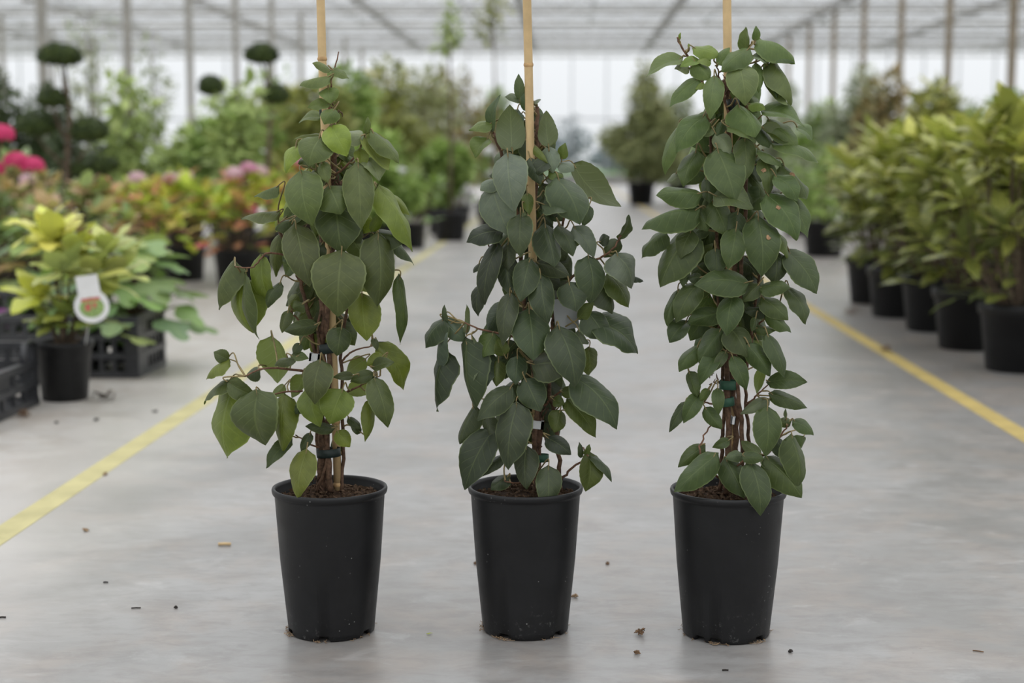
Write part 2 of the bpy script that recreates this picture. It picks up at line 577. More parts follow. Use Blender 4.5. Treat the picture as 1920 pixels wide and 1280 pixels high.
def lobed_geo(L, rng):
    """broad blade with five pointed lobes"""
    mb = MB(); uv = []
    pts = []
    for k in range(-12, 13):
        a = k / 12 * 2.35
        lob = 0.62 + 0.38 * abs(math.cos(a * 1.95))
        r = L * 0.62 * lob * (1 - 0.22 * abs(a) / 2.35)
        pts.append((0.30 * L + r * math.cos(a), r * math.sin(a), -0.10 * r * r / L + 0.012 * L * math.sin(5 * a)))
    mb.v.append((0.0, 0, 0)); uv.append((0.05, 0.5))
    mb.v.append((0.34 * L, 0, 0.03 * L)); uv.append((0.4, 0.5))
    for i, p in enumerate(pts):
        mb.v.append(p); uv.append((p[0] / L, i / (len(pts) - 1) * 0.8 + 0.1))
    for i in range(len(pts) - 1):
        mb.f.append((1, 2 + i, 3 + i))
    mb.f.append((0, 2, 1)); mb.f.append((1, 2 + len(pts) - 1, 0))
    mb.uv = uv
    return mb


R0 = random.Random(5)
AUC = [leaf_geo(1.0, w, R0, 8, 4, b, 0.10, 0.0, 0.03, 0.02, ellip).mesh('aucuba_blade', M['aucuba_leaf']) for w, b in ((0.36, 0.07), (0.40, 0.10), (0.33, 0.05), (0.38, 0.13))]
AUW = [leaf_geo(1.0, w, R0, 8, 4, b, 0.10, 0.0, 0.03, 0.03, ellip).mesh('aucuba_blade', M['aucuba_leaf']) for w, b in ((0.50, 0.07), (0.55, 0.12), (0.46, 0.10))]
BRO = [leaf_geo(1.0, w, R0, 8, 4, b, 0.18, 0.03, 0.03, 0.03).mesh('broad_blade', M['broad_leaf']) for w, b in ((0.62, 0.08), (0.68, 0.12), (0.58, 0.05))]
LOB = [lobed_geo(1.0, R0).mesh('lobed_blade', M['broad_leaf']) for _ in range(2)]


def aim(loc, d, up, size, roll=0.0):
    """matrix that points a blade's midrib along d with its upper side towards up"""
    A = Vector(d).normalized()
    Nn = Vector(up) - A * Vector(up).dot(A)
    if Nn.length < 1e-4:
        Nn = A.orthogonal()
    Nn.normalize()
    V = Nn.cross(A)
    if roll:
        c, s = math.cos(roll), math.sin(roll)
        Nn, V = Nn * c + V * s, V * c - Nn * s
    m = Matrix((A, V, Nn)).transposed().to_4x4()
    m = Matrix.Translation(loc) @ m @ Matrix.Scale(size, 4)
    return m


def blade(parent, me, m, col, name='leaf'):
    o = bpy.data.objects.new(name, me)
    COL.objects.link(o)
    o.parent = parent
    o.matrix_basis = m
    o.color = (col[0], col[1], col[2], 1)
    return o


# ------------------------------------------------------------------ pots
def simple_pot(root, rt, rb, h, lip=0.03, mat='pot', loc=(0, 0, 0)):
    mb = MB()
    mb.lathe([(0.0, 0.012), (rb * 0.8, 0.012), (rb * 0.93, 0.0), (rb, 0.004), (rt * 0.925, h - lip - 0.004), (rt * 0.985, h - lip), (rt * 1.01, h - lip * 0.4), (rt, h),
              (rt * 0.94, h - 0.002), (rt * 0.91, h - lip), (rt * 0.86, h * 0.75), (0, h * 0.75)], 32)
    p = part('pot', mb, M[mat], root, True, loc)
    s = MB()
    s.lathe([(rt * 0.90, h - lip), (rt * 0.6, h - lip * 0.7), (0.01, h - lip * 0.6)], 16)
    part('soil', s, M['soil'], root, True, loc)
    return p


def flower_head(rng, r, n=46):
    """a mophead: many small four petalled florets over a dome"""
    mb = MB()
    for i in range(n):
        z = 1 - 1.35 * (i + 0.5) / n
        a = i * 2.39996
        q = math.sqrt(max(0, 1 - z * z))
        d = Vector((q * math.cos(a), q * math.sin(a), z))
        c = Vector((d.x, d.y, d.z * 0.75)) * r
        u = d.orthogonal().normalized(); w = d.cross(u)
        th = rng.uniform(0, 1.5)
        e1 = u * math.cos(th) + w * math.sin(th); e2 = d.cross(e1)
        s = r * 0.27
        for e, g in ((e1, e2), (e2, -e1), (-e1, -e2), (-e2, e1)):
            b = len(mb.v)
            mb.v += [tuple(c), tuple(c + (e * 0.7 + g * 0.5) * s + d * 0.06 * r), tuple(c + e * s * 1.1), tuple(c + (e * 0.7 - g * 0.5) * s + d * 0.06 * r)]
            mb.f.append((b, b + 3, b + 2, b + 1))
    return mb


def petal_mat(name, col):
    m, t, out = newmat(name); N = NT(t)
    nz = N.noise(18, 3, 0.6, N.coord())
    c = N.mix(N.ramp(nz, 0.3, 0.7), col, tuple(min(1, k * 1.25 + 0.03) for k in col))
    pb = N.bsdf(c, 0.6, 0.25)
    tr = N.n('ShaderNodeBsdfTranslucent'); N.l(c, tr.inputs['Color'])
    ms = N.n('ShaderNodeMixShader'); ms.inputs[0].default_value = 0.3
    N.l(pb, ms.inputs[1]); N.l(tr.outputs[0], ms.inputs[2]); N.l(ms.outputs[0], out.inputs[0])
    return m


M['petal_hot'] = petal_mat('hot_pink_petals', (0.58, 0.045, 0.16))
M['petal_pink'] = petal_mat('pink_petals', (0.60, 0.26, 0.42))
M['petal_white'] = petal_mat('white_petals', (0.72, 0.72, 0.72))
M['petal_blush'] = petal_mat('blush_petals', (0.62, 0.42, 0.48))


def whorl_shrub(root, rng, z0, h, r, shoots, per, size, meshes, pick, low=0.3, stem='bark', lower=24):
    """a shrub of upright shoots, each ending in a whorl of leaves; pick(height fraction) gives a leaf colour"""
    st = MB(); tips = []
    for k in range(shoots):
        a = k * 2.39996 + rng.uniform(-0.3, 0.3)
        f = math.sqrt((k + 0.5) / shoots)
        e = r * 0.80 * f
        hh = h * (1 - 0.55 * f ** 2.2 * (1 - low)) * rng.uniform(0.86, 1.0) - size * 0.35
        if k % 3 == 2:
            hh *= rng.uniform(0.45, 0.75)
        P = Vector((e * math.cos(a), e * math.sin(a), z0 + hh))
        b = Vector((0.25 * e * math.cos(a), 0.25 * e * math.sin(a), z0 - 0.02))
        mid = b.lerp(P, 0.5) + Vector((0.2 * e * math.cos(a), 0.2 * e * math.sin(a), 0))
        st.tube([b, mid, P], [0.007, 0.005, 0.003], 5, False)
        out = (P - b); out.z = 0
        out = out.normalized() if out.length > 1e-3 else Vector((0, 0, 0))
        for i in range(per):
            az = i * 2.39996 + k
            g = i / per
            el = 0.85 - 1.35 * g + rng.uniform(-0.2, 0.2)
            d = Vector((math.cos(az) * math.cos(el), math.sin(az) * math.cos(el), math.sin(el))) + out * 0.35 * f
            blade(root, rng.choice(meshes), aim(P - Vector((0, 0, 0.05 * g)), d, (0, 0, 1) if el < 0.9 else -Vector((math.cos(az), math.sin(az), 0)), size * rng.uniform(0.8, 1.15), rng.uniform(-0.3, 0.3)), pick(hh / h, g))
        tips.append(P)
    for i in range(lower):
        a = rng.uniform(0, 6.28)
        zz = (0.05 + 0.6 * rng.random() ** 1.4) * h
        e = r * rng.uniform(0.35, 0.85)
        d = Vector((math.cos(a), math.sin(a), rng.uniform(-0.6, 0.2)))
        blade(root, rng.choice(meshes), aim(Vector((e * 0.8 * math.cos(a), e * 0.8 * math.sin(a), z0 + zz)), d, (0, 0, 1), size * rng.uniform(0.8, 1.1), rng.uniform(-0.4, 0.4)), pick(zz / h, 0.9))
    part('stem', st, M[stem], root)
    return tips


def jit(c, rng, v=0.18):
    k = 1 + rng.uniform(-v, v)
    return tuple(max(0.004, q * k * (1 + rng.uniform(-0.06, 0.06))) for q in c)


# ---- the row of variegated shrubs on the right
def aucuba(label, px, Y, h, r, seed, shoots=20, group='potted variegated shrubs on the right', rt=0.165, rb=0.128, ph=0.27):
    rng = random.Random(seed)
    p = at(px, 303, Y)
    root = thing('potted_variegated_shrub', label, 'potted shrub', (p.x, Y, 0), rng.uniform(0, 6.28), group)
    simple_pot(root, rt, rb, ph, 0.045)

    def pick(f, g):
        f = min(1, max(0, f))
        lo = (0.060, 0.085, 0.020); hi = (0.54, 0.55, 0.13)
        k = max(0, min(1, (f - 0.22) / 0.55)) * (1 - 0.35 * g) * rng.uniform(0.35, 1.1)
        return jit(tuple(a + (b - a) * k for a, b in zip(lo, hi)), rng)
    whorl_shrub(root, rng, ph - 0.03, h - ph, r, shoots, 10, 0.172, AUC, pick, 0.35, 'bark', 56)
    return root


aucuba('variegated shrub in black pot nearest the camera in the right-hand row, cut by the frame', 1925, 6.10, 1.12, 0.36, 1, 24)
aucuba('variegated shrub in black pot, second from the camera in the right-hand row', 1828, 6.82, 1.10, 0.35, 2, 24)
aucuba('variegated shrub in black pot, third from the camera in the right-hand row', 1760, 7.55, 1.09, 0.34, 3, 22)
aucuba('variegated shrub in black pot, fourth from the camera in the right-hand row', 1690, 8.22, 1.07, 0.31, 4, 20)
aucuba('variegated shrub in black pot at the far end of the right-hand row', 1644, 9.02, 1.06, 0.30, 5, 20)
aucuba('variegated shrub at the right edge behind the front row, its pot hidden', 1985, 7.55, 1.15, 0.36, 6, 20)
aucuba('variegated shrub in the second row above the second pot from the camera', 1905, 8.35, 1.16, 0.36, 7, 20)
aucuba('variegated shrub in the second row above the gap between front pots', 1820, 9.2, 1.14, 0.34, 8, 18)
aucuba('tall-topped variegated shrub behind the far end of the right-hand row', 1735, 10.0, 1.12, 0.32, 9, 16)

# ---- loose foliage for trees and shrubs farther off
def foliage(rng, n, blobs, leaf, droop=0.2, wid=0.5):
    mb = MB(); mb.tint = []
    wts = [b[3] * b[4] * b[5] for b in blobs]
    bt = [rng.uniform(-0.18, 0.18) for _ in blobs]
    for _ in range(n):
        i = rng.choices(range(len(blobs)), wts)[0]
        cx, cy, cz, rx, ry, rz = blobs[i]
        d = Vector((rng.gauss(0, 1), rng.gauss(0, 1), rng.gauss(0, 1))).normalized()
        q = rng.uniform(0.3, 1) ** 0.6
        p = Vector((cx + d.x * rx * q, cy + d.y * ry * q, cz + d.z * rz * q))
        ax = (d + Vector((rng.uniform(-1, 1), rng.uniform(-1, 1), rng.uniform(-1, 0.8) - droop))).normalized()
        sd = ax.cross(Vector((rng.uniform(-0.5, 0.5), rng.uniform(-0.5, 0.5), 1))).normalized()
        nn = sd.cross(ax)
        L = leaf * rng.uniform(0.7, 1.3); wv = L * wid * 0.5
        b = len(mb.v)
        mb.v += [tuple(p), tuple(p + ax * L * 0.5 + sd * wv - nn * L * 0.06), tuple(p + ax * L), tuple(p + ax * L * 0.5 - sd * wv - nn * L * 0.06)]
        mb.f.append((b, b + 3, b + 2, b + 1))
        mb.tint.append(min(1, max(0, rng.uniform(0.2, 0.8) + bt[i])))
    return mb


M['fol_green'] = foliage_material('green_foliage', [(0.126, 0.196, 0.049), (0.266, 0.378, 0.098), (0.462, 0.588, 0.182)])  # most background greens raised: brighter, hazier distant light put into the colours
M['fol_olive'] = foliage_material('olive_foliage', [(0.168, 0.196, 0.049), (0.364, 0.392, 0.112), (0.560, 0.504, 0.196)])
M['fol_brown'] = foliage_material('russet_foliage', [(0.15, 0.17, 0.06), (0.30, 0.26, 0.11), (0.42, 0.30, 0.15)])
M['fol_dark'] = foliage_material('dark_foliage', [(0.028, 0.045, 0.017), (0.059, 0.087, 0.031), (0.105, 0.140, 0.056)])
M['fol_lime'] = foliage_material('lime_foliage', [(0.196, 0.266, 0.084), (0.364, 0.462, 0.154), (0.560, 0.644, 0.266)])
M['fol_grey'] = foliage_material('grey_green_foliage', [(0.168, 0.203, 0.112), (0.336, 0.392, 0.238), (0.532, 0.532, 0.364)])
M['fol_pad'] = foliage_material('clipped_foliage', [(0.016, 0.030, 0.006), (0.040, 0.065, 0.012), (0.085, 0.115, 0.022)])
M['fol_dusty'] = foliage_material('dusty_green_foliage', [(0.154, 0.182, 0.070), (0.322, 0.350, 0.154), (0.504, 0.490, 0.266)])
M['fol_haze'] = foliage_material('hazy_blue_foliage', [(0.12, 0.16, 0.17), (0.20, 0.25, 0.27), (0.28, 0.33, 0.35)], 0.0)  # bluish distance haze put into the foliage colour


def loose_tree(name, label, px, Y, top, r, fol, seed, n=900, leaf=0.09, z0=0.35, pot=True, cat='shrub', group=None, taper=0.6, blobs=9, wid=0.5, ps=1.0):
    rng = random.Random(seed)
    X = at(px, 303, Y).x
    root = thing(name, label, cat, (X, Y, 0 if pot else -0.18), 0, group)
    bl = []
    for k in range(blobs):
        f = (k + 0.5) / blobs
        zz = z0 + (top - z0) * (0.12 + 0.80 * f)
        rr = r * (1 - taper * f) * rng.uniform(0.75, 1.05)
        a = rng.uniform(0, 6.28); e = r * 0.40 * (1 - taper * f)
        bl.append((e * math.cos(a), e * math.sin(a), zz, rr * 0.75, rr * 0.75, (top - z0) / blobs * 1.25))
    part('foliage', foliage(rng, n, bl, leaf, wid=wid), M[fol], root, False, stuff=True)
    mb = MB()
    mb.tube([(0, 0, 0.04), (0.02, 0.01, top * 0.5), (0, 0, top * 0.93)], [0.022, 0.016, 0.006], 6)
    for k in range(6):
        b = bl[int(k * (blobs - 1) / 5)]
        mb.tube([(0.01, 0, max(0.2, b[2] - 0.25)), (b[0], b[1], b[2])], [0.008, 0.003], 4)
    part('trunk', mb, M['bark'], root)
    if pot:
        simple_pot(root, 0.19 * ps, 0.15 * ps, 0.30 * ps, 0.03)
    return root


# right background
G = 'shrubs behind the right-hand row'
for a in (('loose green shrub beyond the aisle just right of the tallest vine', 1532, 26.0, 1.84, 0.66, 'fol_green', 21),
          ('grey-green shrub with a russet top behind the right-hand row', 1600, 22.0, 2.12, 0.72, 'fol_grey', 22),
          ('russet brown shrub among the posts on the right', 1665, 18.5, 1.87, 0.60, 'fol_brown', 23),
          ('olive shrub behind the middle of the right-hand row', 1730, 15.5, 1.60, 0.60, 'fol_olive', 24),
          ('grey-green low shrub between the right-hand posts', 1800, 20.0, 1.60, 0.66, 'fol_grey', 25),
          ('dark green shrub near the upper right corner', 1872, 17.0, 1.55, 0.60, 'fol_green', 26),
          ('russet shrub at the right edge behind the variegated row', 1935, 13.8, 1.35, 0.5, 'fol_brown', 27),
          ('tall grey-green tree behind the top of the tallest vine', 1455, 31.0, 2.4, 0.95, 'fol_grey', 28),
          ('tall olive tree half hidden by the tallest vine', 1370, 34.5, 2.5, 1.0, 'fol_olive', 29)):
    loose_tree('background_shrub', a[0], *a[1:7], n=2400, leaf=0.135, group=G)
loose_tree('background_shrub', 'low green shrub in the shade right of the tallest vine', 1548, 13.5, 0.98, 0.42, 'fol_green', 30, n=700, leaf=0.085, z0=0.30, group=G)
loose_tree('background_shrub', 'pink flecked low shrub beside the far end of the right-hand row', 1500, 17.5, 0.95, 0.45, 'fol_grey', 31, n=700, leaf=0.085, z0=0.30, group=G)
# pointed tree standing in the aisle far behind
loose_tree('potted_tree', 'pointed olive-green tree in black pot at the far end of the aisle', 1203, 29.5, 2.72, 0.98, 'fol_dusty', 32, n=5200, leaf=0.14, z0=0.36, cat='tree', taper=0.74, blobs=13, ps=1.45)
loose_tree('potted_tree', 'dry brownish tree in black pot right of the pointed one', 1272, 32.5, 2.35, 0.85, 'fol_grey', 33, n=3600, leaf=0.14, z0=0.32, cat='tree', taper=0.5, ps=1.3)
# left and middle background
G = 'shrubs behind the left-hand plants'
for a in (('dark green pointed tree left of the middle vine', 925, 30.5, 2.25, 0.55, 'fol_green', 41),
          ('russet shrub between the left and middle vines', 868, 26.5, 2.42, 1.10, 'fol_brown', 42),
          ('green and russet shrub right of the left vine', 790, 22.8, 2.16, 1.02, 'fol_dusty', 43),
          ('tall olive shrub rising right of the left bamboo cane', 725, 19.6, 2.10, 0.78, 'fol_olive', 44),
          ('green shrub behind the upper leaves of the left vine', 655, 17.0, 1.80, 0.62, 'fol_green', 45),
          ('olive shrub directly behind the left vine', 590, 14.8, 1.58, 0.50, 'fol_olive', 46),
          ('low green shrub beside the aisle between left and middle vines', 830, 17.5, 1.00, 0.42, 'fol_green', 47),
          ('pale green shrub under the russet one', 700, 12.2, 1.00, 0.40, 'fol_green', 49),
          ('yellowish green shrub left of the left vine', 520, 18.6, 1.66, 0.60, 'fol_olive', 50),
          ('bushy green shrub behind the pink hydrangeas', 440, 13.8, 1.25, 0.55, 'fol_green', 51),
          ('light green shrub above the left hydrangeas', 345, 14.9, 1.10, 0.55, 'fol_lime', 52)):
    loose_tree('background_shrub', a[0], *a[1:7], n=2600, leaf=0.13, group=G, taper=0.45)
G = 'tall slender climbers on the left'
for a in (('slender lime green climber left of the left bamboo cane', 448, 11.2, 1.45, 0.25, 'fol_lime', 61, 420, 0.35),
          ('slender green climber beside the left cane top', 540, 16.0, 1.78, 0.30, 'fol_green', 62, 420, 0.35),
          ('yellow-leaved climber in front of the pale posts', 248, 11.7, 1.46, 0.28, 'fol_lime', 63, 420, 0.35),
          ('thin climber reaching the roof between left and middle canes', 843, 16.0, 2.42, 0.12, 'fol_lime', 64, 70, 1.95),
          ('loose leafy climber reaching the roof beside the middle cane', 925, 18.0, 2.85, 0.24, 'fol_dusty', 65, 110, 2.15),
          ('lime climber above the pink hydrangeas', 420, 16.8, 1.72, 0.34, 'fol_lime', 66, 420, 0.35)):
    loose_tree('slender_climber', a[0], *a[1:7], n=int(a[7]), leaf=0.13, group=G, taper=0.25, blobs=12 if a[7] > 200 else 7, z0=a[8])
G = 'dark trees at the far left'
for a in (('dark evergreen shrub at the left edge', 0, 12.8, 1.58, 0.62, 'fol_dark', 71, 2200),
          ('dark evergreen shrub behind the cloud-pruned tree', 110, 14.9, 1.52, 0.70, 'fol_dark', 72, 2200),
          ('tall wispy grey-green tree left of the pale posts', 170, 17.5, 2.60, 0.62, 'fol_grey', 73, 800),
          ('dark green shrub under the wispy tree', 235, 13.6, 1.18, 0.45, 'fol_dark', 74, 1600),
          ('tall thin dark tree between the left posts', 290, 17.0, 2.20, 0.40, 'fol_grey', 75, 550)):
    loose_tree('background_tree', a[0], *a[1:7], n=a[7], leaf=0.10, group=G, cat='tree')
# outside, beyond the back wall
G = 'trees outside beyond the glass'
for i, (px, Y, top, r) in enumerate(((1078, 92, 3.7, 1.35), (1042, 96, 3.3, 1.4), (1010, 90, 2.4, 1.4), (960, 94, 2.6, 2.0), (1140, 98, 1.9, 1.6))):
    lab = ['bluish tree outside the far glass wall, tallest of them', 'bluish tree outside left of the tallest', 'bluish bush outside behind the middle cane', 'wide bluish bush outside behind the middle vine', 'low bluish bush outside near the pointed tree'][i]
    loose_tree('outside_tree', lab, px, Y, top, r, 'fol_haze', 80 + i, n=900, leaf=0.28, z0=0.5, pot=False, cat='tree', group=G, taper=0.45)


# ---- cloud-pruned topiary
def topiary(label, Y, trunk_px, pads, seed):
    rng = random.Random(seed)
    X = at(trunk_px, 303, Y).x
    root = thing('cloud_pruned_tree', label, 'topiary tree', (X, Y, 0))
    mb = MB()
    top = max(at(p[0], p[1], Y).z for p in pads)
    mb.tube([(0.03, 0, 0.1), (-0.03, 0.02, top * 0.4), (0.02, 0, top * 0.75), (0.0, 0, top - 0.05)], [0.028, 0.024, 0.017, 0.010], 7)
    for i, (px, py, hw, hh) in enumerate(pads):
        P = at(px, py, Y)
        c = Vector((P.x - X, rng.uniform(-0.08, 0.08), P.z))
        rx = hw / FPX * Y; rz = hh / FPX * Y
        mb.tube([(0, 0, max(0.2, c.z - 0.28)), (c.x * 0.6, c.y * 0.6, c.z - 0.15), (c.x, c.y, c.z - rz * 0.5)], [0.012, 0.009, 0.006], 5)
        pm = MB(); pm.tint = []
        for k in range(620):
            z = 1 - 2 * (k + 0.5) / 620
            a = k * 2.39996
            q = math.sqrt(1 - z * z)
            d = Vector((q * math.cos(a), q * math.sin(a), z))
            zz = z if z > 0 else z * 0.55
            p = Vector((d.x * rx, d.y * rx, zz * rz)) * rng.uniform(0.86, 1.04)
            u = d.orthogonal().normalized(); w = d.cross(u)
            s = rx * 0.17
            th = rng.uniform(0, 6.28)
            e1 = (u * math.cos(th) + w * math.sin(th) + d * rng.uniform(0, 0.8)) * s
            e2 = d.cross(e1).normalized() * s * 0.55
            b = len(pm.v)
            pm.v += [tuple(c + p - e1 * 0.5), tuple(c + p + e2), tuple(c + p + e1), tuple(c + p - e2)]
            pm.f.append((b, b + 3, b + 2, b + 1)); pm.tint.append(rng.uniform(0.1, 0.9))
        o = len(pm.v)
        pm.lathe([(0.02 * rx, -0.5 * rz), (0.7 * rx, -0.38 * rz), (0.9 * rx, 0), (0.75 * rx, 0.55 * rz), (0.4 * rx, 0.8 * rz), (0.02 * rx, 0.88 * rz)], 16, tuple(c))
        pm.tint += [0.25] * (len(pm.f) - len(pm.tint))
        part('foliage_pad', pm, M['fol_pad'], root, False)
    part('trunk', mb, M['bark'], root)
    simple_pot(root, 0.19, 0.15, 0.28)


topiary('cloud-pruned tree with flat dark pads left of the pale post', 10.2, 128, [(116, 108, 42, 25), (100, 188, 29, 23), (66, 240, 36, 24), (168, 248, 35, 28), (190, 312, 28, 20), (150, 320, 20, 17)], 3)
topiary('cloud-pruned tree with dark pads left of the left bamboo cane', 12.0, 505, [(493, 106, 32, 24), (398, 165, 25, 25), (515, 180, 27, 23)], 4)


# ---- hydrangeas and other flowering plants on the left
def broad_shrub(name, label, px, Y, h, r, seed, cols, group, flowers=(), meshes=None, size=0.125, shoots=16, per=8, pot=(0.18, 0.145, 0.24), lower=20, fr=0.055):
    rng = random.Random(seed)
    X = at(px, 303, Y).x
    root = thing(name, label, 'potted shrub', (X, Y, 0), rng.uniform(0, 6.28), group)
    simple_pot(root, pot[0], pot[1], pot[2], 0.025)

    def pick(f, g):
        return jit(cols[min(len(cols) - 1, int(rng.random() ** (1.0 + 0.4 * f) * len(cols)))], rng)
    tips = whorl_shrub(root, rng, pot[2] - 0.02, h - pot[2], r, shoots, per, size, meshes or BRO, pick, 0.45, 'bark', lower)
    for k, (fm, idx) in enumerate(flowers):
        t = tips[idx % len(tips)]
        part('flower_head', flower_head(rng, fr * rng.uniform(0.85, 1.15)), M[fm], root, True, t + Vector((0, 0, 0.05)))
    return root


YG = [(0.56, 0.63, 0.07), (0.49, 0.59, 0.09), (0.32, 0.44, 0.09), (0.59, 0.51, 0.15), (0.63, 0.29, 0.20), (0.61, 0.16, 0.17)]
GR = [(0.20, 0.29, 0.09), (0.24, 0.35, 0.13), (0.27, 0.37, 0.18), (0.24, 0.30, 0.12), (0.44, 0.27, 0.15)]
BR = [(0.27, 0.34, 0.13), (0.33, 0.40, 0.24), (0.49, 0.34, 0.20), (0.56, 0.40, 0.27), (0.44, 0.26, 0.13), (0.22, 0.32, 0.12)]
G = 'hydrangeas on the left'
broad_shrub('potted_hydrangea', 'lime and red hydrangea with pink heads nearest the left vine', 447, 10.15, 0.80, 0.36, 101, YG, G, [('petal_pink', 1), ('petal_blush', 4), ('petal_pink', 7), ('petal_hot', 11), ('petal_blush', 3)], shoots=20, pot=(0.185, 0.15, 0.24))
broad_shrub('potted_hydrangea', 'lime and red hydrangea in black pot left of the nearest hydrangea', 338, 10.6, 0.80, 0.38, 102, YG, G, [('petal_blush', 0), ('petal_blush', 4), ('petal_hot', 8)], shoots=20, pot=(0.165, 0.14, 0.24))
broad_shrub('potted_hydrangea', 'lime hydrangea with pale pink heads behind the crate plants', 262, 9.6, 0.74, 0.34, 103, YG, G, [('petal_blush', 1), ('petal_blush', 2)], shoots=16)
broad_shrub('potted_hydrangea', 'lime hydrangea partly hidden behind the left vine', 552, 12.8, 0.86, 0.32, 104, YG, G, [('petal_pink', 0), ('petal_pink', 3), ('petal_blush', 5)], shoots=16)
broad_shrub('potted_hydrangea', 'hydrangea with rusty leaves and small pink heads far left', 150, 8.4, 0.76, 0.36, 105, BR, G, [('petal_pink', 1), ('petal_hot', 3)], shoots=18, fr=0.035)
broad_shrub('potted_hydrangea', 'hydrangea with green and rusty leaves at the left edge', 22, 8.9, 0.78, 0.36, 106, BR, G, [('petal_blush', 1)], shoots=18, fr=0.04)
broad_shrub('potted_hydrangea', 'rusty-leaved hydrangea between the left edge and the yellow shrub', 40, 10.9, 0.90, 0.32, 107, BR, G, [], shoots=14)
G = 'white flowered shrubs on the left'
broad_shrub('flowering_shrub', 'green shrub with white flower in black pot beside the aisle', 768, 14.6, 0.84, 0.36, 108, GR[:4] + [(0.22, 0.3, 0.06)], G, [('petal_white', 4), ('petal_white', 6)], shoots=16, pot=(0.16, 0.13, 0.24))
broad_shrub('flowering_shrub', 'green shrub with pale flowers farther along the left yellow line', 858, 20.4, 0.96, 0.34, 109, GR[:4], G, [('petal_white', 2)], shoots=14, fr=0.08)
broad_shrub('flowering_shrub', 'pale flowered shrub behind the middle vine', 912, 22.3, 1.0, 0.36, 110, GR[:4], G, [('petal_white', 0), ('petal_white', 3), ('petal_white', 5)], shoots=14, fr=0.09)

# white plastic bucket by the aisle far behind
p = at(866, 303, 25.0)
tb = thing('plastic_bucket', 'pale plastic bucket standing between dark pots far along the aisle', 'bucket', (p.x, 25.0, 0))
mb = MB(); mb.lathe([(0, 0.01), (0.11, 0.0), (0.15, 0.34), (0.16, 0.34), (0.16, 0.37), (0.142, 0.37), (0.10, 0.03), (0, 0.03)], 24)
part('bucket_wall', mb, M['clip'], tb)
mb = MB(); mb.tube([(0.155 * math.cos(a), 0.155 * math.sin(a) * 0.2 - 0.15 * math.sin(a), 0.35 - 0.12 * math.sin(a)) for a in [k * PI / 10 for k in range(11)]], 0.005, 5)
part('handle', mb, M['steel'], tb)

# hot pink hydrangea at the left edge
rng = random.Random(9)
YH = 7.55
Xh = at(-25, 303, YH).x
root = thing('potted_hydrangea', 'hydrangea with hot pink flower heads cut by the left frame edge', 'potted shrub', (Xh, YH, 0), 0, 'hydrangeas on the left')
simple_pot(root, 0.17, 0.14, 0.24)


def pk(f, g):
    return jit((0.15, 0.21, 0.07), rng)


whorl_shrub(root, rng, 0.22, 0.50, 0.26, 12, 8, 0.11, BRO, pk, 0.5)
st = MB()
for (px, py, hw) in ((2, 252, 24), (30, 302, 22), (60, 311, 22), (-14, 318, 22), (-40, 270, 24)):
    P = at(px, py, YH) - Vector((Xh, YH, 0))
    part('flower_head', flower_head(rng, hw / FPX * YH), M['petal_hot'], root, True, P)
    st.tube([(P.x * 0.2, 0, 0.25), (P.x * 0.6, 0.03, P.z * 0.6), P], [0.005, 0.004, 0.003], 5)
part('flower_stalk', st, M['stalk'], root)


# ---- crates and plants in front of them on the left
def crate(label, x0, y0, lx, ly, h, low_side=None):
    """open plastic crate; (x0, y0) is the front right foot corner, lx to the left, ly backwards"""
    root = thing('plastic_crate', label, 'crate', (x0 - lx / 2, y0 + ly / 2, 0), 0, 'black plastic crates on the left')
    ax, ay = lx / 2, ly / 2
    mb = MB(); mb.box((-ax + 0.01, -ay + 0.01, 0.004), (ax - 0.01, ay - 0.01, 0.016)); part('base_panel', mb, M['black'], root, False)
    mb = MB(); mb.box((-0.02, -0.02, 0.0), (0.02, 0.02, h)); mc = mb.mesh('corner_post', M['black'], False)
    for sx in (-1, 1):
        for sy in (-1, 1):
            link('corner_post', mc, root, (sx * (ax - 0.02), sy * (ay - 0.02), 0))
    mb = MB(); mb.box((-ax, -0.014, -0.012), (ax, 0.014, 0.012)); mx = mb.mesh('rail', M['black'], False)
    mb = MB(); mb.box((-0.014, -ay, -0.012), (0.014, ay, 0.012)); my = mb.mesh('rail', M['black'], False)
    for z in (0.014, h * 0.36, h * 0.66, h - 0.012):
        for s in (-1, 1):
            link('rail', mx, root, (0, s * (ay - 0.012), z))
            if not (low_side and s == 1 and z > h * 0.8):
                link('rail', my, root, (s * (ax - 0.012), 0, z))
    mb = MB(); mb.box((-0.009, -0.005, 0.01), (0.009, 0.005, h * 0.97)); msx = mb.mesh('slat', M['black'], False)
    mb = MB(); mb.box((-0.005, -0.009, 0.01), (0.005, 0.009, h * (0.66 if low_side else 0.97))); msy = mb.mesh('slat', M['black'], False)
    n = int(lx / 0.045)
    for i in range(1, n):
        for s in (-1, 1):
            link('slat', msx, root, (-ax + lx * i / n, s * (ay - 0.012), 0))
    n = int(ly / (0.09 if low_side else 0.05))
    for i in range(1, n):
        for s in (-1, 1):
            link('slat', msy, root, (s * (ax - 0.012), -ay + ly * i / n, 0))
    if low_side:
        mb = MB(); mb.box((-0.006, -ay * 0.35, h * 0.3), (0.006, ay * 0.2, h * 0.66)); part('side_panel', mb, M['black'], root, False, (ax - 0.014, 0, 0))
        mb = MB(); mb.tube([(ax - 0.012, ay - 0.03, h), (ax - 0.012, ay - 0.09, h - 0.005), (ax - 0.012, ay - 0.11, h * 0.66)], 0.012, 6); part('handle_bar', mb, M['black'], root)
    else:
        mb = MB(); mb.box((-0.005, -0.05, 0.02), (0.005, 0.05, h * 0.9)); part('side_panel', mb, M['black'], root, False, (ax - 0.008, -ay * 0.55, 0))
    return root


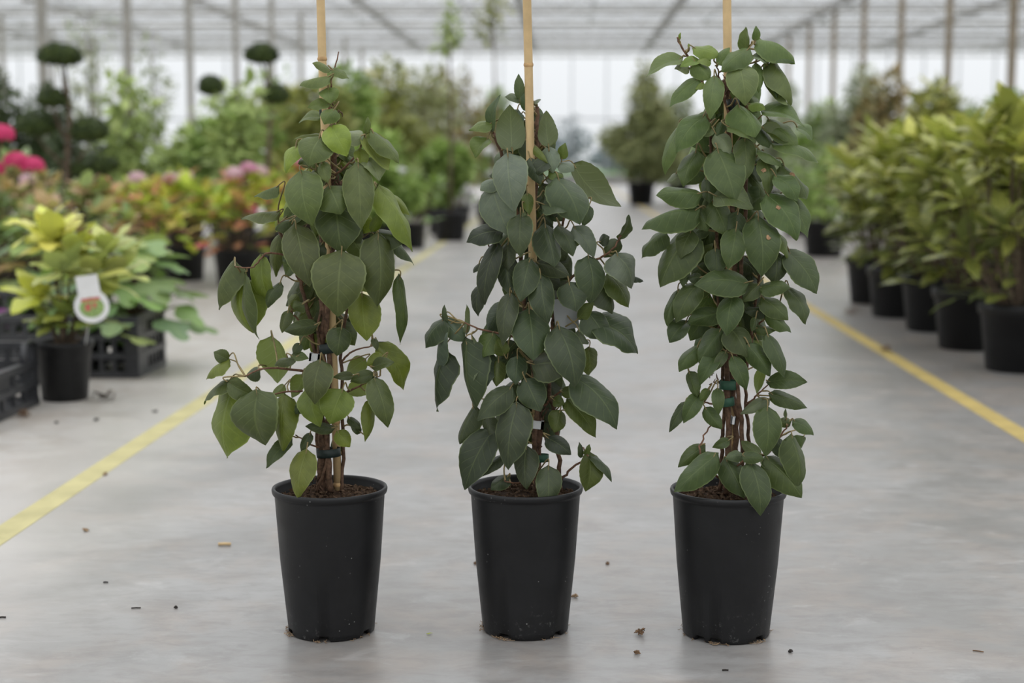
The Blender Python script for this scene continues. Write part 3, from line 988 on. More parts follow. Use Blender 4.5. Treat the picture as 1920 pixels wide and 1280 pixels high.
cA = floor_at(74, 757)
crate('open black crate with a low side, cut by the left frame edge', cA.x, cA.y - 0.62, 0.40, 0.62, 0.215, True)
cB = floor_at(256, 709)
crate('slatted black crate holding a lobed-leaf plant, right of the yellow-leaved shrub', cB.x + 0.01, cB.y, 0.58, 0.40, 0.235)
cC = floor_at(92, 650)
crB = crate('dark crate with purple print behind the yellow-leaved shrub', cC.x, cC.y, 0.58, 0.40, 0.25)
for (zz, xx, ww, hh) in ((0.165, -0.235, 0.05, 0.04), (0.165, -0.165, 0.05, 0.04), (0.09, -0.20, 0.14, 0.07)):
    pass
mb = MB(); mb.box((-0.15, -0.004, 0.11), (0.10, 0.0, 0.17)); part('printed_card', mb, M['label_purple'], crB, False, (0.10, -0.203, 0))
mb = MB(); mb.box((-0.15, -0.004, 0.035), (0.10, 0.0, 0.095)); part('printed_card', mb, M['label_purple'], crB, False, (0.14, -0.203, 0))


def crate_plant(label, px, Y, h, r, seed, size, n, cols, base=0.03, meshes=LOB):
    rng = random.Random(seed)
    X = at(px, 303, Y).x
    root = thing('lobed_leaf_plant', label, 'potted plant', (X, Y, base), 0, 'lobed-leaf plants in the crates')
    simple_pot(root, 0.095, 0.075, 0.17, 0.02)
    st = MB()
    for i in range(n):
        a = i * 2.39996; f = math.sqrt((i + 0.5) / n)
        e = r * f * 0.9
        P = Vector((e * math.cos(a), e * math.sin(a), h * (1 - 0.75 * f ** 2.0) * rng.uniform(0.85, 1.0)))
        st.tube([(0, 0, 0.15), (P.x * 0.4, P.y * 0.4, P.z * 0.8), P], [0.004, 0.003, 0.002], 4, False)
        d = Vector((math.cos(a), math.sin(a), rng.uniform(-0.9, 0.0) * (0.3 + f)))
        blade(root, rng.choice(meshes), aim(P, d, (math.cos(a) * 0.4, math.sin(a) * 0.4, 1), size * rng.uniform(0.75, 1.15), rng.uniform(-0.3, 0.3)), jit(rng.choice(cols), rng))
    part('stem', st, M['bark'], root)


LB = [(0.23, 0.35, 0.13), (0.28, 0.40, 0.18), (0.18, 0.29, 0.11), (0.34, 0.41, 0.16), (0.21, 0.30, 0.17)]
crate_plant('lobed-leaf green plant spilling over the right crate', 240, 6.0, 0.55, 0.24, 201, 0.155, 46, LB)
crate_plant('lobed-leaf plant standing at the left side of the right crate', 148, 6.1, 0.52, 0.20, 202, 0.145, 40, LB)
crate_plant('lobed-leaf plant with rusty leaves behind the left crate', 62, 7.0, 0.60, 0.22, 203, 0.14, 40, LB + BR)

# the small yellow-leaved shrub with its label
rng = random.Random(77)
pA = floor_at(122, 748); YA = pA.y
ra = thing('potted_variegated_shrub', 'small yellow-leaved variegated shrub with a white tag between the crates', 'potted shrub', (pA.x, YA, 0))
simple_pot(ra, 0.105, 0.078, 0.205, 0.02)
st = MB()
# shoots: (pixel of the whorl centre, leaf colour, number of leaves, leaf size)
for (px, py, dy, col, n, sz) in ((100, 455, 0.0, (0.74, 0.70, 0.17), 14, 0.165), (90, 430, 0.05, (0.74, 0.70, 0.20), 8, 0.13), (140, 470, -0.02, (0.62, 0.62, 0.22), 9, 0.13), (205, 475, 0.06, (0.50, 0.54, 0.20), 10, 0.14), (172, 520, -0.03, (0.50, 0.53, 0.18), 9, 0.16), (118, 510, -0.10, (0.42, 0.48, 0.20), 9, 0.14),
                                 (75, 560, 0.0, (0.52, 0.52, 0.07), 9, 0.14), (120, 590, -0.08, (0.20, 0.26, 0.05), 10, 0.115), (175, 600, -0.02, (0.16, 0.22, 0.06), 10, 0.12), (95, 610, -0.04, (0.20, 0.25, 0.06), 8, 0.10), (215, 520, 0.08, (0.45, 0.50, 0.20), 8, 0.17)):
    P = at(px, py, YA + dy) - Vector((pA.x, YA, 0))
    st.tube([(P.x * 0.1, P.y * 0.1, 0.18), (P.x * 0.5, P.y * 0.6, P.z * 0.75), P], [0.006, 0.005, 0.003], 5, False)
    for i in range(n):
        az = i * 2.39996 + rng.uniform(-0.3, 0.3); el = 0.9 - 1.5 * i / n
        d = Vector((math.cos(az) * math.cos(el), math.sin(az) * math.cos(el), math.sin(el)))
        blade(ra, rng.choice(AUW), aim(P, d, (0, 0, 1) if el < 0.8 else (-math.cos(az), -math.sin(az), 0.2), sz * rng.uniform(0.8, 1.15), rng.uniform(-0.3, 0.3)), jit(col, rng))
part('stem', st, M['bark'], ra)
# keyhole-shaped white tag: a strip ending in a disc, printed red and green
tp = at(172, 574, YA - 0.15) - Vector((pA.x, YA, 0))
k = YA / FPX


def tag_outline(s, inset=0.0):
    pts = []
    for i in range(-14, 15):
        a = -PI / 2 + i / 14 * 2.45
        pts.append((math.cos(a) * (32 - inset), math.sin(a) * (32 - inset) * 0.98))
    pts += [(20 - inset, 58 - inset), (-20 + inset, 58 - inset)]
    return [(x * s, z * s) for x, z in pts]


def slab(outl, y0, y1):
    mb = MB(); n = len(outl)
    mb.add([(x, y0, z) for x, z in outl] + [(x, y1, z) for x, z in outl],
           [tuple(range(n)), tuple(range(2 * n - 1, n - 1, -1))] + [(i, i + n, (i + 1) % n + n, (i + 1) % n) for i in range(n)])
    return mb


tg = part('plant_tag', slab(tag_outline(k), -0.0008, 0.0008), M['label_white'], ra, False, tp)
tg.rotation_euler = (0.05, -0.14, 0.1)
disc = [(math.cos(a) * 23 * k, math.sin(a) * 19 * k - 2 * k) for a in [i * PI / 12 for i in range(24)]]
part('green_picture', slab(disc, -0.0014, -0.0009), M['label_green'], tg, False)
part('red_lettering', slab([(-17 * k, 10 * k), (17 * k, 10 * k), (17 * k, 16 * k), (-17 * k, 16 * k)], -0.0019, -0.0010), M['label_red'], tg, False)
part('red_lettering', slab([(-13 * k, -6 * k), (-3 * k, -8 * k), (-1 * k, 6 * k), (-11 * k, 5 * k)], -0.0019, -0.0010), M['label_red'], tg, False)
part('red_lettering', slab([(2 * k, -3 * k), (8 * k, -3 * k), (10 * k, 6 * k), (3 * k, 6 * k)], -0.0019, -0.0010), M['label_red'], tg, False)
mb = MB(); mb.tube([Vector(tp) + Vector((0, 0.002, 0.08)), (tp.x * 0.8, tp.y * 0.5, 0.30), (tp.x * 0.6, tp.y * 0.3, 0.19)], 0.0022, 5)
part('tag_stick', mb, M['label_white'], ra)

# ------------------------------------------------------------------ the three potted vines
# leaf tables: base x y, tip x y, blade width, flags; coordinates are read off enlargements of the
# photograph (origin and scale of each follow) and turned into points around each plant's own cane.
# flags: y yellow-green, d dark, p pale, u underside seen, b set back, f set forward, s brown spot
V1A = ((360, 60), 0.375, """
690 190 600 155 40;705 190 785 235 45;682 225 538 270 70;680 285 692 360 95;685 360 577 378 50;710 390 660 462 70
640 425 533 455 45 b;640 520 505 540 25 b;635 535 585 672 165 f;700 480 775 625 135 y;850 520 735 515 80 p;868 505 880 420 35
865 525 985 690 115 yu;905 505 1035 655 80;880 640 935 745 110 p;840 590 850 690 70 y;520 580 470 705 70 y;600 640 530 660 60
650 655 680 755 65 f;550 715 600 970 190 f;620 690 585 830 85;425 775 310 825 45;425 900 245 935 80;690 780 745 912 185 f
720 850 750 1112 232 d;830 680 845 988 150 f;945 790 1100 1100 130 y;940 785 1090 920 60 yb;520 985 590 1275 175 f;440 1025 420 1225 62 b
745 1120 730 1425 258 f;930 1035 925 1380 172 f;905 1010 1085 1050 90 d;1010 1050 1110 1165 60 d;900 990 950 900 55 y;490 945 415 990 60 d
650 1060 575 1130 80 d;470 940 420 1000 50 yb;860 1000 880 900 70 yb;560 1290 640 1400 115 yb""")
V1B = ((360, 480), 0.375, """
205 40 140 270 78;350 10 400 240 100 y;250 135 310 385 122 y;270 110 338 415 60 f;440 140 380 260 55 d;1035 120 1040 442 65
850 205 875 425 158 y;745 365 725 500 122 d;615 345 458 375 80 d;480 280 450 385 55;555 240 503 262 60;790 310 690 325 50 db
400 420 430 635 148 yub;175 520 72 615 58 y;178 515 108 478 72;180 630 60 740 75;190 635 325 700 100 f;335 575 270 600 80 db
190 680 178 1010 188 y;325 690 370 945 228 fff;460 710 455 975 128 y;515 510 412 548 55 d;500 500 585 512 50;640 535 615 742 148 f
600 660 640 855 132 y;750 680 690 840 168 yf;900 590 790 627 66;910 555 1012 530 62;950 505 870 545 70 y;935 450 1055 670 112 yb
915 625 980 858 126 f;890 730 865 930 72 y;890 620 770 695 100 yub;700 860 565 850 60 d;490 925 370 1060 76 d;570 985 530 1210 136 yf
730 880 790 955 82 y;590 890 545 980 52 d;800 600 705 605 45 d;860 520 770 590 85 yub;785 810 845 865 45 d;555 740 515 790 50 d
905 415 925 475 36 d;550 600 500 710 72 yub;540 440 505 490 45 d;460 650 400 700 60 yub;740 990 700 920 60 db;840 880 790 830 50 d""")
V2C = ((780, 120), 0.359375, """
545 180 535 50 55;545 190 462 172 45;580 240 560 135 55;615 195 652 185 40 p;500 440 490 210 148 u;400 340 440 160 48
390 310 275 345 55 y;370 395 310 492 88 y;690 420 680 243 88 u;480 490 515 775 184 pf;690 440 715 570 88 p;690 510 600 585 80 d
600 430 690 520 38 y;600 500 650 630 80 d;760 490 780 410 55 y;750 520 825 560 62 p;745 610 855 840 192 f;830 540 1070 745 135 ub
670 735 822 765 120 f;400 650 490 895 195 p;410 610 335 660 62 p;440 870 262 930 112 d;545 800 545 1010 130 f;560 770 575 900 28 uf
675 850 725 1060 138 f;750 850 820 1005 95;830 860 930 1010 100 p;900 745 870 850 62;580 680 590 790 60 y;1060 905 1110 785 50
1060 930 980 1010 82;1050 1000 1125 1172 132 pf;900 1020 905 1250 154 f;1010 1100 1110 1270 115 y;1130 1110 1187 1135 42 d;640 1040 805 1110 90
590 1030 545 1240 138 f;420 950 360 1260 105 d;470 1010 500 1210 112 d;480 940 480 1080 78;700 560 770 590 60 y;620 1000 600 900 60 db
860 930 800 880 60 yb;960 930 1010 900 60 d;330 1040 300 1090 30 d""")
V2D = ((780, 520), 0.359375, """
335 50 325 205 72 d;650 5 690 245 128 f;800 35 835 180 128 f;960 10 1025 190 118;490 100 455 360 110 f;500 110 490 330 30 uf
590 185 612 435 198 f;750 280 830 575 195 f;905 190 990 325 150;940 235 1155 400 160;620 455 822 475 172 f;530 420 520 560 104
575 540 650 700 150 f;490 585 320 750 122 f;525 675 483 1005 184 f;265 345 315 690 135 f;292 320 300 540 34 uf;350 400 370 570 108 d
155 230 260 335 100 p;262 285 262 140 34 u;140 225 50 370 74;140 270 125 490 88 p;145 235 150 140 28;150 400 112 700 98 d
400 300 350 420 122 y;300 680 228 870 86;390 810 255 1108 175 d;380 730 400 865 84;450 935 335 1040 62;575 895 575 1105 128
690 1000 688 1210 134 f;480 1040 390 1110 76;845 530 1050 790 155 f;800 650 940 835 112 y;765 600 855 600 62 y;900 375 900 515 98 yb
690 840 810 925 102 d;750 700 720 810 96 yd;900 925 885 1118 118 y;915 930 1020 1068 48;860 935 850 855 32;880 920 905 868 32 y
720 640 775 660 60 y;850 280 900 350 74;430 440 420 570 82 y;850 210 930 130 70 y;600 610 560 520 60 d;460 400 420 320 80 yd;820 690 760 660 60 yb""")
V3E = ((1160, 40), 0.328125, """
350 215 155 320 78;435 155 582 205 72 y;440 240 522 340 78;400 270 318 272 70 p;450 335 290 490 78;545 330 523 565 115 f
570 240 635 150 55;735 165 587 290 112 f;720 165 725 30 66;780 105 785 25 46;810 105 1008 245 84;835 195 1005 238 58 d
845 250 970 480 72 u;890 245 985 480 112;860 285 905 440 52 d;690 260 725 482 168 f;785 250 800 410 66;770 200 860 238 50 p
690 490 780 665 138 f;750 475 840 505 40 y;830 510 1062 600 102;865 575 1025 735 104;825 610 970 690 60 u;1020 610 1105 680 72
890 700 1143 815 95;900 670 1000 750 100 d;480 550 330 755 132;345 615 265 880 88;515 590 390 668 60;540 600 475 655 42 u
600 580 555 665 55 d;630 605 783 693 72 f;560 650 640 760 84 p;720 685 715 930 132;440 750 370 945 112;570 750 668 1030 204 f
800 610 860 725 78 d;830 790 855 1000 98 s;805 735 930 830 62;945 830 1075 1020 112 s;900 890 1020 1030 92 f;455 985 212 995 122 f
560 1000 770 1070 150 f;440 1080 130 1190 140 f;540 1040 625 1230 152;450 1085 510 1200 112;860 1005 1020 1250 165 sf;960 1020 1080 1240 112
500 900 520 1040 92 d;330 870 275 925 36 p;460 230 350 260 50 y;520 215 440 235 50 y;680 1100 640 1260 120 d;480 350 440 390 50 y;350 100 355 62 14 y;398 150 402 125 12 y""")
V3F = ((1160, 440), 0.421687, """
620 -60 635 190 146 sf;200 -10 103 105 72;310 -5 185 235 164;320 -10 275 108 88;520 -15 487 155 112 f;430 70 440 185 98 d
560 215 332 225 112 f;365 190 302 195 50 d;300 150 285 235 46 p;632 235 765 235 70 f;620 225 552 298 72 f;700 85 690 220 122 d
760 80 882 262 102;700 0 750 105 64 y;760 245 832 398 82;645 285 755 380 78;505 278 480 450 112 f;345 225 255 392 108
265 255 215 408 62;450 345 302 395 86;300 390 225 480 86 d;655 320 560 345 60 d;660 360 768 435 66;612 415 700 425 50
500 420 572 545 112;580 495 675 630 82 f;665 455 735 635 78 f;450 430 355 570 98;350 500 268 610 76;510 550 570 695 72 f
430 535 358 670 78;475 525 418 610 46;315 615 350 720 66;355 715 288 838 72;295 752 225 878 56 d;672 655 840 655 80
682 710 840 770 70;662 735 540 797 60 p;388 775 460 865 66;440 690 445 800 56;660 780 650 988 114 f;762 830 705 840 46
780 830 866 892 56;770 905 795 1125 90 f;700 910 750 1000 66 d;375 945 263 1035 66;425 985 245 1145 116 f;488 915 415 945 46
550 980 473 995 48 p;555 985 650 995 55 f;480 1005 560 1172 112;590 1025 630 1250 118 f;665 1000 815 1170 122;630 975 545 915 52 u
635 1000 670 1048 26 u;620 475 670 560 86 y;640 595 615 710 46 yub;400 690 360 740 40 y;400 60 360 160 60 yb;420 130 360 180 60 db
820 900 790 960 60 b;745 810 740 772 16 p;610 370 590 430 30;690 520 640 480 60 yb;590 110 610 160 70 db""")


def leaf_rows(tab):
    (ox, oy), s, txt = tab
    out = []
    for q in txt.replace('\n', ';').split(';'):
        w = q.split()
        if len(w) < 5:
            continue
        n = [float(v) for v in w[:5]]
        out.append((ox + n[0] * s, oy + n[1] * s, ox + n[2] * s, oy + n[3] * s, n[4] * s, w[5] if len(w) > 5 else ''))
    return out


M['vine_leaf_spotted'] = leaf_material('vine_leaf_spotted', 0.46, 0.38, spots=(0.30, 0.17, 0.09, 22, 0.0))


def tall_pot(root, rt=0.1, rb=0.0755, h=0.258, seed=0):
    """tall black growing pot with a rolled rim and drain notches in the foot"""
    rng = random.Random(seed)
    notch = [rng.uniform(0, 1) + k * PI / 3 for k in range(6)]

    def warp(i, a, z):
        if i in (2, 3, 4) and any(abs((a - c + PI) % (2 * PI) - PI) < 0.13 for c in notch):
            return z + 0.0085
        return z
    mb = MB()
    prof = [(0.0, 0.010), (rb * 0.80, 0.010), (rb * 0.86, 0.002), (rb * 0.95, 0.0), (rb, 0.003), (rb + 0.0006, 0.012), (rb + (rt - rb) * 0.5, h * 0.5), (rt - 0.0045, h - 0.016), (rt - 0.0042, h - 0.0125),
            (rt - 0.0010, h - 0.0110), (rt, h - 0.0085), (rt + 0.0006, h - 0.004), (rt - 0.0005, h - 0.0008), (rt - 0.0025, h), (rt - 0.005, h - 0.001), (rt - 0.0065, h - 0.006), (rt - 0.0085, h - 0.05), (0, h - 0.05)]
    mb.lathe(prof, 96, warp=warp)
    pot = part('pot', mb, M['pot'], root)
    # soil, uneven, with bark crumbs on it
    s = MB(); nr, na = 8, 36
    for i in range(nr + 1):
        r = (rt - 0.0072) * i / nr
        for k in range(na):
            a = 2 * PI * k / na
            s.v.append((r * math.cos(a), r * math.sin(a), h - 0.022 + 0.012 * (1 - (i / nr) ** 2) + (rng.uniform(-0.003, 0.003) if 0 < i < nr else 0)))
    for i in range(nr):
        for k in range(na):
            s.f.append((i * na + k, i * na + (k + 1) % na, (i + 1) * na + (k + 1) % na, (i + 1) * na + k))
    part('soil', s, M['soil'], root)
    c = MB()
    for _ in range(420):
        a = rng.uniform(0, 6.28); r = (rt - 0.012) * math.sqrt(rng.random())
        p = Vector((r * math.cos(a), r * math.sin(a), h - 0.020 + 0.012 * (1 - (r / rt) ** 2)))
        q = rng.uniform(0.0012, 0.0042)
        u = Vector((rng.gauss(0, 1), rng.gauss(0, 1), rng.gauss(0, 0.4))).normalized() * q * rng.uniform(1, 2.6)
        w = Vector((rng.gauss(0, 1), rng.gauss(0, 1), rng.gauss(0, 1))).normalized() * q
        t = Vector((0, 0, q))
        c.add([p - u, p + w, p + u, p - w, p + t], [(0, 1, 4), (1, 2, 4), (2, 3, 4), (3, 0, 4)])
    part('bark_crumbs', c, M['crumb'], root, False, stuff=True)
    rt_ = MB()
    for k in range(34):
        a = rng.choice(notch) + rng.gauss(0, 0.22)
        r0 = rb * 0.97
        pts = []
        aa = a
        for j in range(6):
            rr = r0 + j * 0.0016 * rng.uniform(0.4, 1.6)
            aa += rng.gauss(0, 0.05)
            pts.append((rr * math.cos(aa), rr * math.sin(aa), 0.0016 + 0.004 * rng.random() * (j % 2)))
        rt_.tube(pts, 0.0005, 3)
    part('root_fringe', rt_, M['root'], root, stuff=True)
    return pot


def make_vine(label, base_px, tables, tone, axis, stems, twigs, cane, ties, seed, half, nfill, bark=False):
    rng = random.Random(seed)
    P0 = floor_at(*base_px)
    D = P0.y
    k = D / FPX
    root = thing('potted_vine', label, 'potted plant', (P0.x, D, 0), 0, 'three potted vines in the foreground')
    tall_pot(root, seed=seed)
    O = Vector((P0.x, D, 0))

    def loc(px, py, z):
        return at(px, py, D - z) - O

    # bamboo cane with its nodes
    mb = MB()
    cp = [loc(x, y, z) for x, y, z in cane]
    ext = cp[-1] + (cp[-1] - cp[-2]).normalized() * 0.22
    cp.append(ext)
    rad = [0.0072] * len(cp); rad[-1] = 0.0066
    mb.tube(cp, rad, 14)
    co = part('bamboo_cane', mb, M['bamboo'], root)
    dirn = (cp[-2] - cp[0]).normalized()
    for f in (0.08, 0.34, 0.60, None):
        if f is None:
            c = loc(cane[-1][0] + 0.0, ties['node'], cane[-1][2])
            # keep the node on the cane
            tz = (c.z - cp[-3].z) / (cp[-2].z - cp[-3].z)
            c = cp[-3].lerp(cp[-2], tz)
        else:
            c = cp[0].lerp(cp[1], f)
        nb = MB(); nb.tube([c - dirn * 0.004, c - dirn * 0.0015, c + dirn * 0.001, c + dirn * 0.004], [0.0071, 0.0084, 0.0082, 0.0069], 14, False)
        part('cane_node', nb, M['bamboo_node'], co)

    # stems
    samples = []

    def spline(pts):
        out = []
        for i in range(len(pts) - 1):
            p0 = pts[max(i - 1, 0)]; p1 = pts[i]; p2 = pts[i + 1]; p3 = pts[min(i + 2, len(pts) - 1)]
            for j in range(6):
                t = j / 6
                out.append(0.5 * ((2 * p1) + (p2 - p0) * t + (2 * p0 - 5 * p1 + 4 * p2 - p3) * t * t + (3 * p1 - p0 - 3 * p2 + p3) * t ** 3))
        out.append(pts[-1])
        return out
    for kind, lst in (('stem', stems), ('twig', twigs)):
        for row in lst:
            r0, r1, raw = row
            pts = spline([loc(x, y, z) for x, y, z in raw])
            n = len(pts)
            pts = [p + Vector((rng.gauss(0, 0.0013), rng.gauss(0, 0.0013), 0)) for p in pts]
            mb = MB(); mb.tube(pts, [r0 + (r1 - r0) * i / (n - 1) for i in range(n)], 7)
            part(kind, mb, M['stem' if kind == 'stem' else 'twig'], root)
            samples += pts

    # leaves
    def axis_x(py):
        for (x0, y0), (x1, y1) in zip(axis[:-1], axis[1:]):
            if y1 <= py <= y0:
                return x0 + (x1 - x0) * (y0 - py) / (y0 - y1)
        return axis[0][0] if py > axis[0][1] else axis[-1][0]

    def add_leaf(bx, by, tx, ty, w, fl):
        dx = (bx - axis_x(by)) * k
        s = max(-1, min(1, dx / 0.115)); c = math.sqrt(1 - s * s)
        L2 = math.hypot(tx - bx, ty - by) * k
        zb = 0.052 * c * rng.uniform(0.75, 1.05) + 0.022 * fl.count('f') - (0.070 if 'b' in fl else 0)
        down = (ty - by) * k / max(L2, 1e-5)
        if 'b' in fl:
            dz = L2 * rng.uniform(-0.25, 0.05)
        else:
            dz = L2 * (0.30 * c * (0.4 + 0.6 * max(0, down)) + rng.uniform(-0.08, 0.10))
        B = loc(bx, by, zb); T = loc(tx, ty, zb + dz)
        A = (T - B); L = A.length; A.normalize()
        H = Vector((0.50 * s + rng.gauss(0, 0.10), -(0.45 + 0.35 * c), 0.28 + 0.55 * max(0.0, min(1.0, (760 - by) / 640)) + rng.gauss(0, 0.16)))
        Nn = H - A * H.dot(A); Nn.normalize()
        if 'u' in fl:
            Nn = -Nn
        V = Nn.cross(A)
        vd = (B + O - CAM).normalized()
        ai = A - vd * A.dot(vd)
        if ai.length < 1e-3:
            ai = A.orthogonal()
        ai.normalize()
        fac = abs(V.dot(vd.cross(ai)))
        fo = [max(-0.15, min(0.8, rng.gauss(0.36, 0.26))) for _ in (0, 1)]
        if rng.random() < 0.22:
            fo = [-abs(rng.gauss(0.35, 0.12)), -abs(rng.gauss(0.35, 0.12))]
        if w > 50:
            fo = [q * 0.6 for q in fo]
        wt = min(w * k / max(fac, 0.45), L * 1.25) * 1.03 / max(0.6, (math.cos(fo[0]) + math.cos(fo[1])) / 2)
        g = leaf_geo(L, wt, rng, 16, 8, rng.uniform(0.10, 0.22), rng.uniform(0.10, 0.30), 0.10, 0.014, rng.uniform(0.012, 0.036), fold=fo, twist=rng.gauss(0, 0.45) * (0.45 if w > 50 else 1.0))
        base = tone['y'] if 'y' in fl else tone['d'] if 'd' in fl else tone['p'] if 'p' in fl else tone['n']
        young_lit = 1 + 0.85 * max(0.0, min(1.0, (430 - by) / 260))     # top leaves paler: young growth, plus stronger skylight put into their colour
        col = jit(tuple(q * young_lit for q in base), rng, 0.14)
        o = blade(root, g.mesh('leaf', M['vine_leaf']), Matrix.Translation(B) @ Matrix((A, V, Nn)).transposed().to_4x4(), col)
        if 's' in fl:
            # dry brown blotch standing a hair above the blade
            sb = MB(); cx, cy = L * rng.uniform(0.22, 0.34), wt * rng.uniform(-0.22, 0.22)
            zt = 0
            ring = []
            for i in range(10):
                a = i * PI / 5
                ring.append((cx + 0.0042 * math.cos(a) * rng.uniform(0.7, 1.3), cy + 0.0036 * math.sin(a) * rng.uniform(0.7, 1.3)))

            def zat(x, y):
                best = min(g.v, key=lambda q: (q[0] - x) ** 2 + (q[1] - y) ** 2)
                return best[2]
            sb.add([(x, y, zat(x, y) + 0.0014) for x, y in ring] + [(cx, cy, zat(cx, cy) + 0.0018)], [(i, (i + 1) % 10, 10) for i in range(10)])
            part('brown_spot', sb, M['dry_spot'], o)
        # stalk to the nearest stem
        best = min(samples, key=lambda q: (q - B).length + 0.35 * max(0.0, q.z - B.z + 0.004))
        d = (best - B)
        if 0.004 < d.length < 0.16:
            m1 = B - A * min(0.014, d.length * 0.3) + Vector((0, 0.003, 0.003))
            m2 = B.lerp(best, 0.6) + Vector((0, 0.006, 0.08 * d.length))
            pts = [B + A * 0.002, m1, m2, best]
            pts = [o.matrix_basis.inverted() @ p for p in spline(pts)]
            n = len(pts)
            mb = MB(); mb.tube(pts, [0.0010 + 0.0007 * i / n for i in range(n)], 5, False)
            part('leaf_stalk', mb, M['stalk'], o)
        return o

    for tab in tables:
        for row in leaf_rows(tab):
            add_leaf(*row)

    # leaves on the far side and inside the crown
    def half_at(py):
        for (h0, y0), (h1, y1) in zip(half[:-1], half[1:]):
            if y0 <= py <= y1:
                return h0 + (h1 - h0) * (py - y0) / (y1 - y0)
        return half[-1][0]
    for i in range(nfill):
        py = half[0][1] + (half[-1][1] - half[0][1]) * (i + rng.random()) / nfill
        hw = half_at(py)
        a = rng.uniform(-1, 1)
        bx = axis_x(py) + hw * 0.45 * a
        ln = rng.uniform(38, 66)
        th = a * 0.8 + rng.gauss(0, 0.25)
        tx = bx + ln * math.sin(th); ty = py + ln * math.cos(th)
        lim = axis_x(ty) + hw * 0.85 * (1 if tx > axis_x(ty) else -1)
        tx = min(tx, lim) if tx > axis_x(ty) else max(tx, lim)
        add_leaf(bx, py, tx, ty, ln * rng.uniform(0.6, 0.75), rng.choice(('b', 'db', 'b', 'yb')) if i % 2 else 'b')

    for (px, py, w, h, z, m) in ties['bands']:
        c = loc(px, py, z); r = w * k / 2; hh = h * k / 2
        tb = MB(); tb.lathe([(r, -hh), (r * 1.02, -hh), (r * 1.02, hh), (r, hh), (r * 0.97, hh), (r * 0.97, -hh), (r, -hh)], 20)
        b = part('plant_tie', tb, M[m], root, True, c)
        b.scale = (1, 0.75, 1); b.rotation_euler = (0, rng.uniform(-0.15, 0.15), 0)
    for (px, py, w, h, z, m) in ties.get('clips', ()):
        c = loc(px, py, z); hw = w * k / 2; hh = h * k / 2
        tb = MB(); tb.box((-hw, -0.003, -hh), (hw, 0.003, hh)); tb.box((-hw, -0.003, -hh), (-hw * 0.6, 0.012, hh)); tb.box((hw * 0.6, -0.003, -hh), (hw, 0.012, hh))
        b = part('plant_clip', tb, M[m], root, False, c); b.rotation_euler = (0, 0.12, 0)
    for (px, py, w, h, z) in ties.get('cards', ()):
        c = loc(px, py, z); hw = w * k / 2; hh = h * k / 2
        tb = MB(); tb.box((-hw, -0.0006, -hh), (hw, 0.0006, hh)); tb.box((-hw * 0.15, -0.0006, hh), (hw * 0.15, 0.0006, hh * 1.5))
        b = part('plant_tag', tb, M['tag_grey'], root, False, c); b.rotation_euler = (-0.05, -0.10, 0.25)
    if bark:
        c = MB()
        for (px, py, z, n, sp) in bark:
            for _ in range(n):
                p = loc(px + rng.gauss(0, sp * 0.5), py + rng.gauss(0, sp), z + rng.gauss(0, 0.006))
                u = Vector((rng.gauss(0, 0.4), rng.gauss(0, 0.4), 1)).normalized() * rng.uniform(0.003, 0.010)
                c.tube([p - u, p + Vector((rng.gauss(0, 0.002), rng.gauss(0, 0.002), 0)), p + u], [0.0006, 0.0016, 0.0004], 4)
        part('loose_bark', c, M['stem'], root, stuff=True)
    return root


M['dry_spot'] = plain('dry_brown_spot', (0.28, 0.17, 0.095), 0.8, 0.2, 0.3, 300)

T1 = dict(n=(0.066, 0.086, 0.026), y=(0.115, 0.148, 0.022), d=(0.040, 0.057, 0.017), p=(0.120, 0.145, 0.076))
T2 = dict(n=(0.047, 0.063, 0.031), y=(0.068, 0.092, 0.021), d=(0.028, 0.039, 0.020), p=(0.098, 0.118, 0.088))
T3 = dict(n=(0.055, 0.079, 0.025), y=(0.088, 0.124, 0.026), d=(0.034, 0.050, 0.018), p=(0.092, 0.116, 0.062))

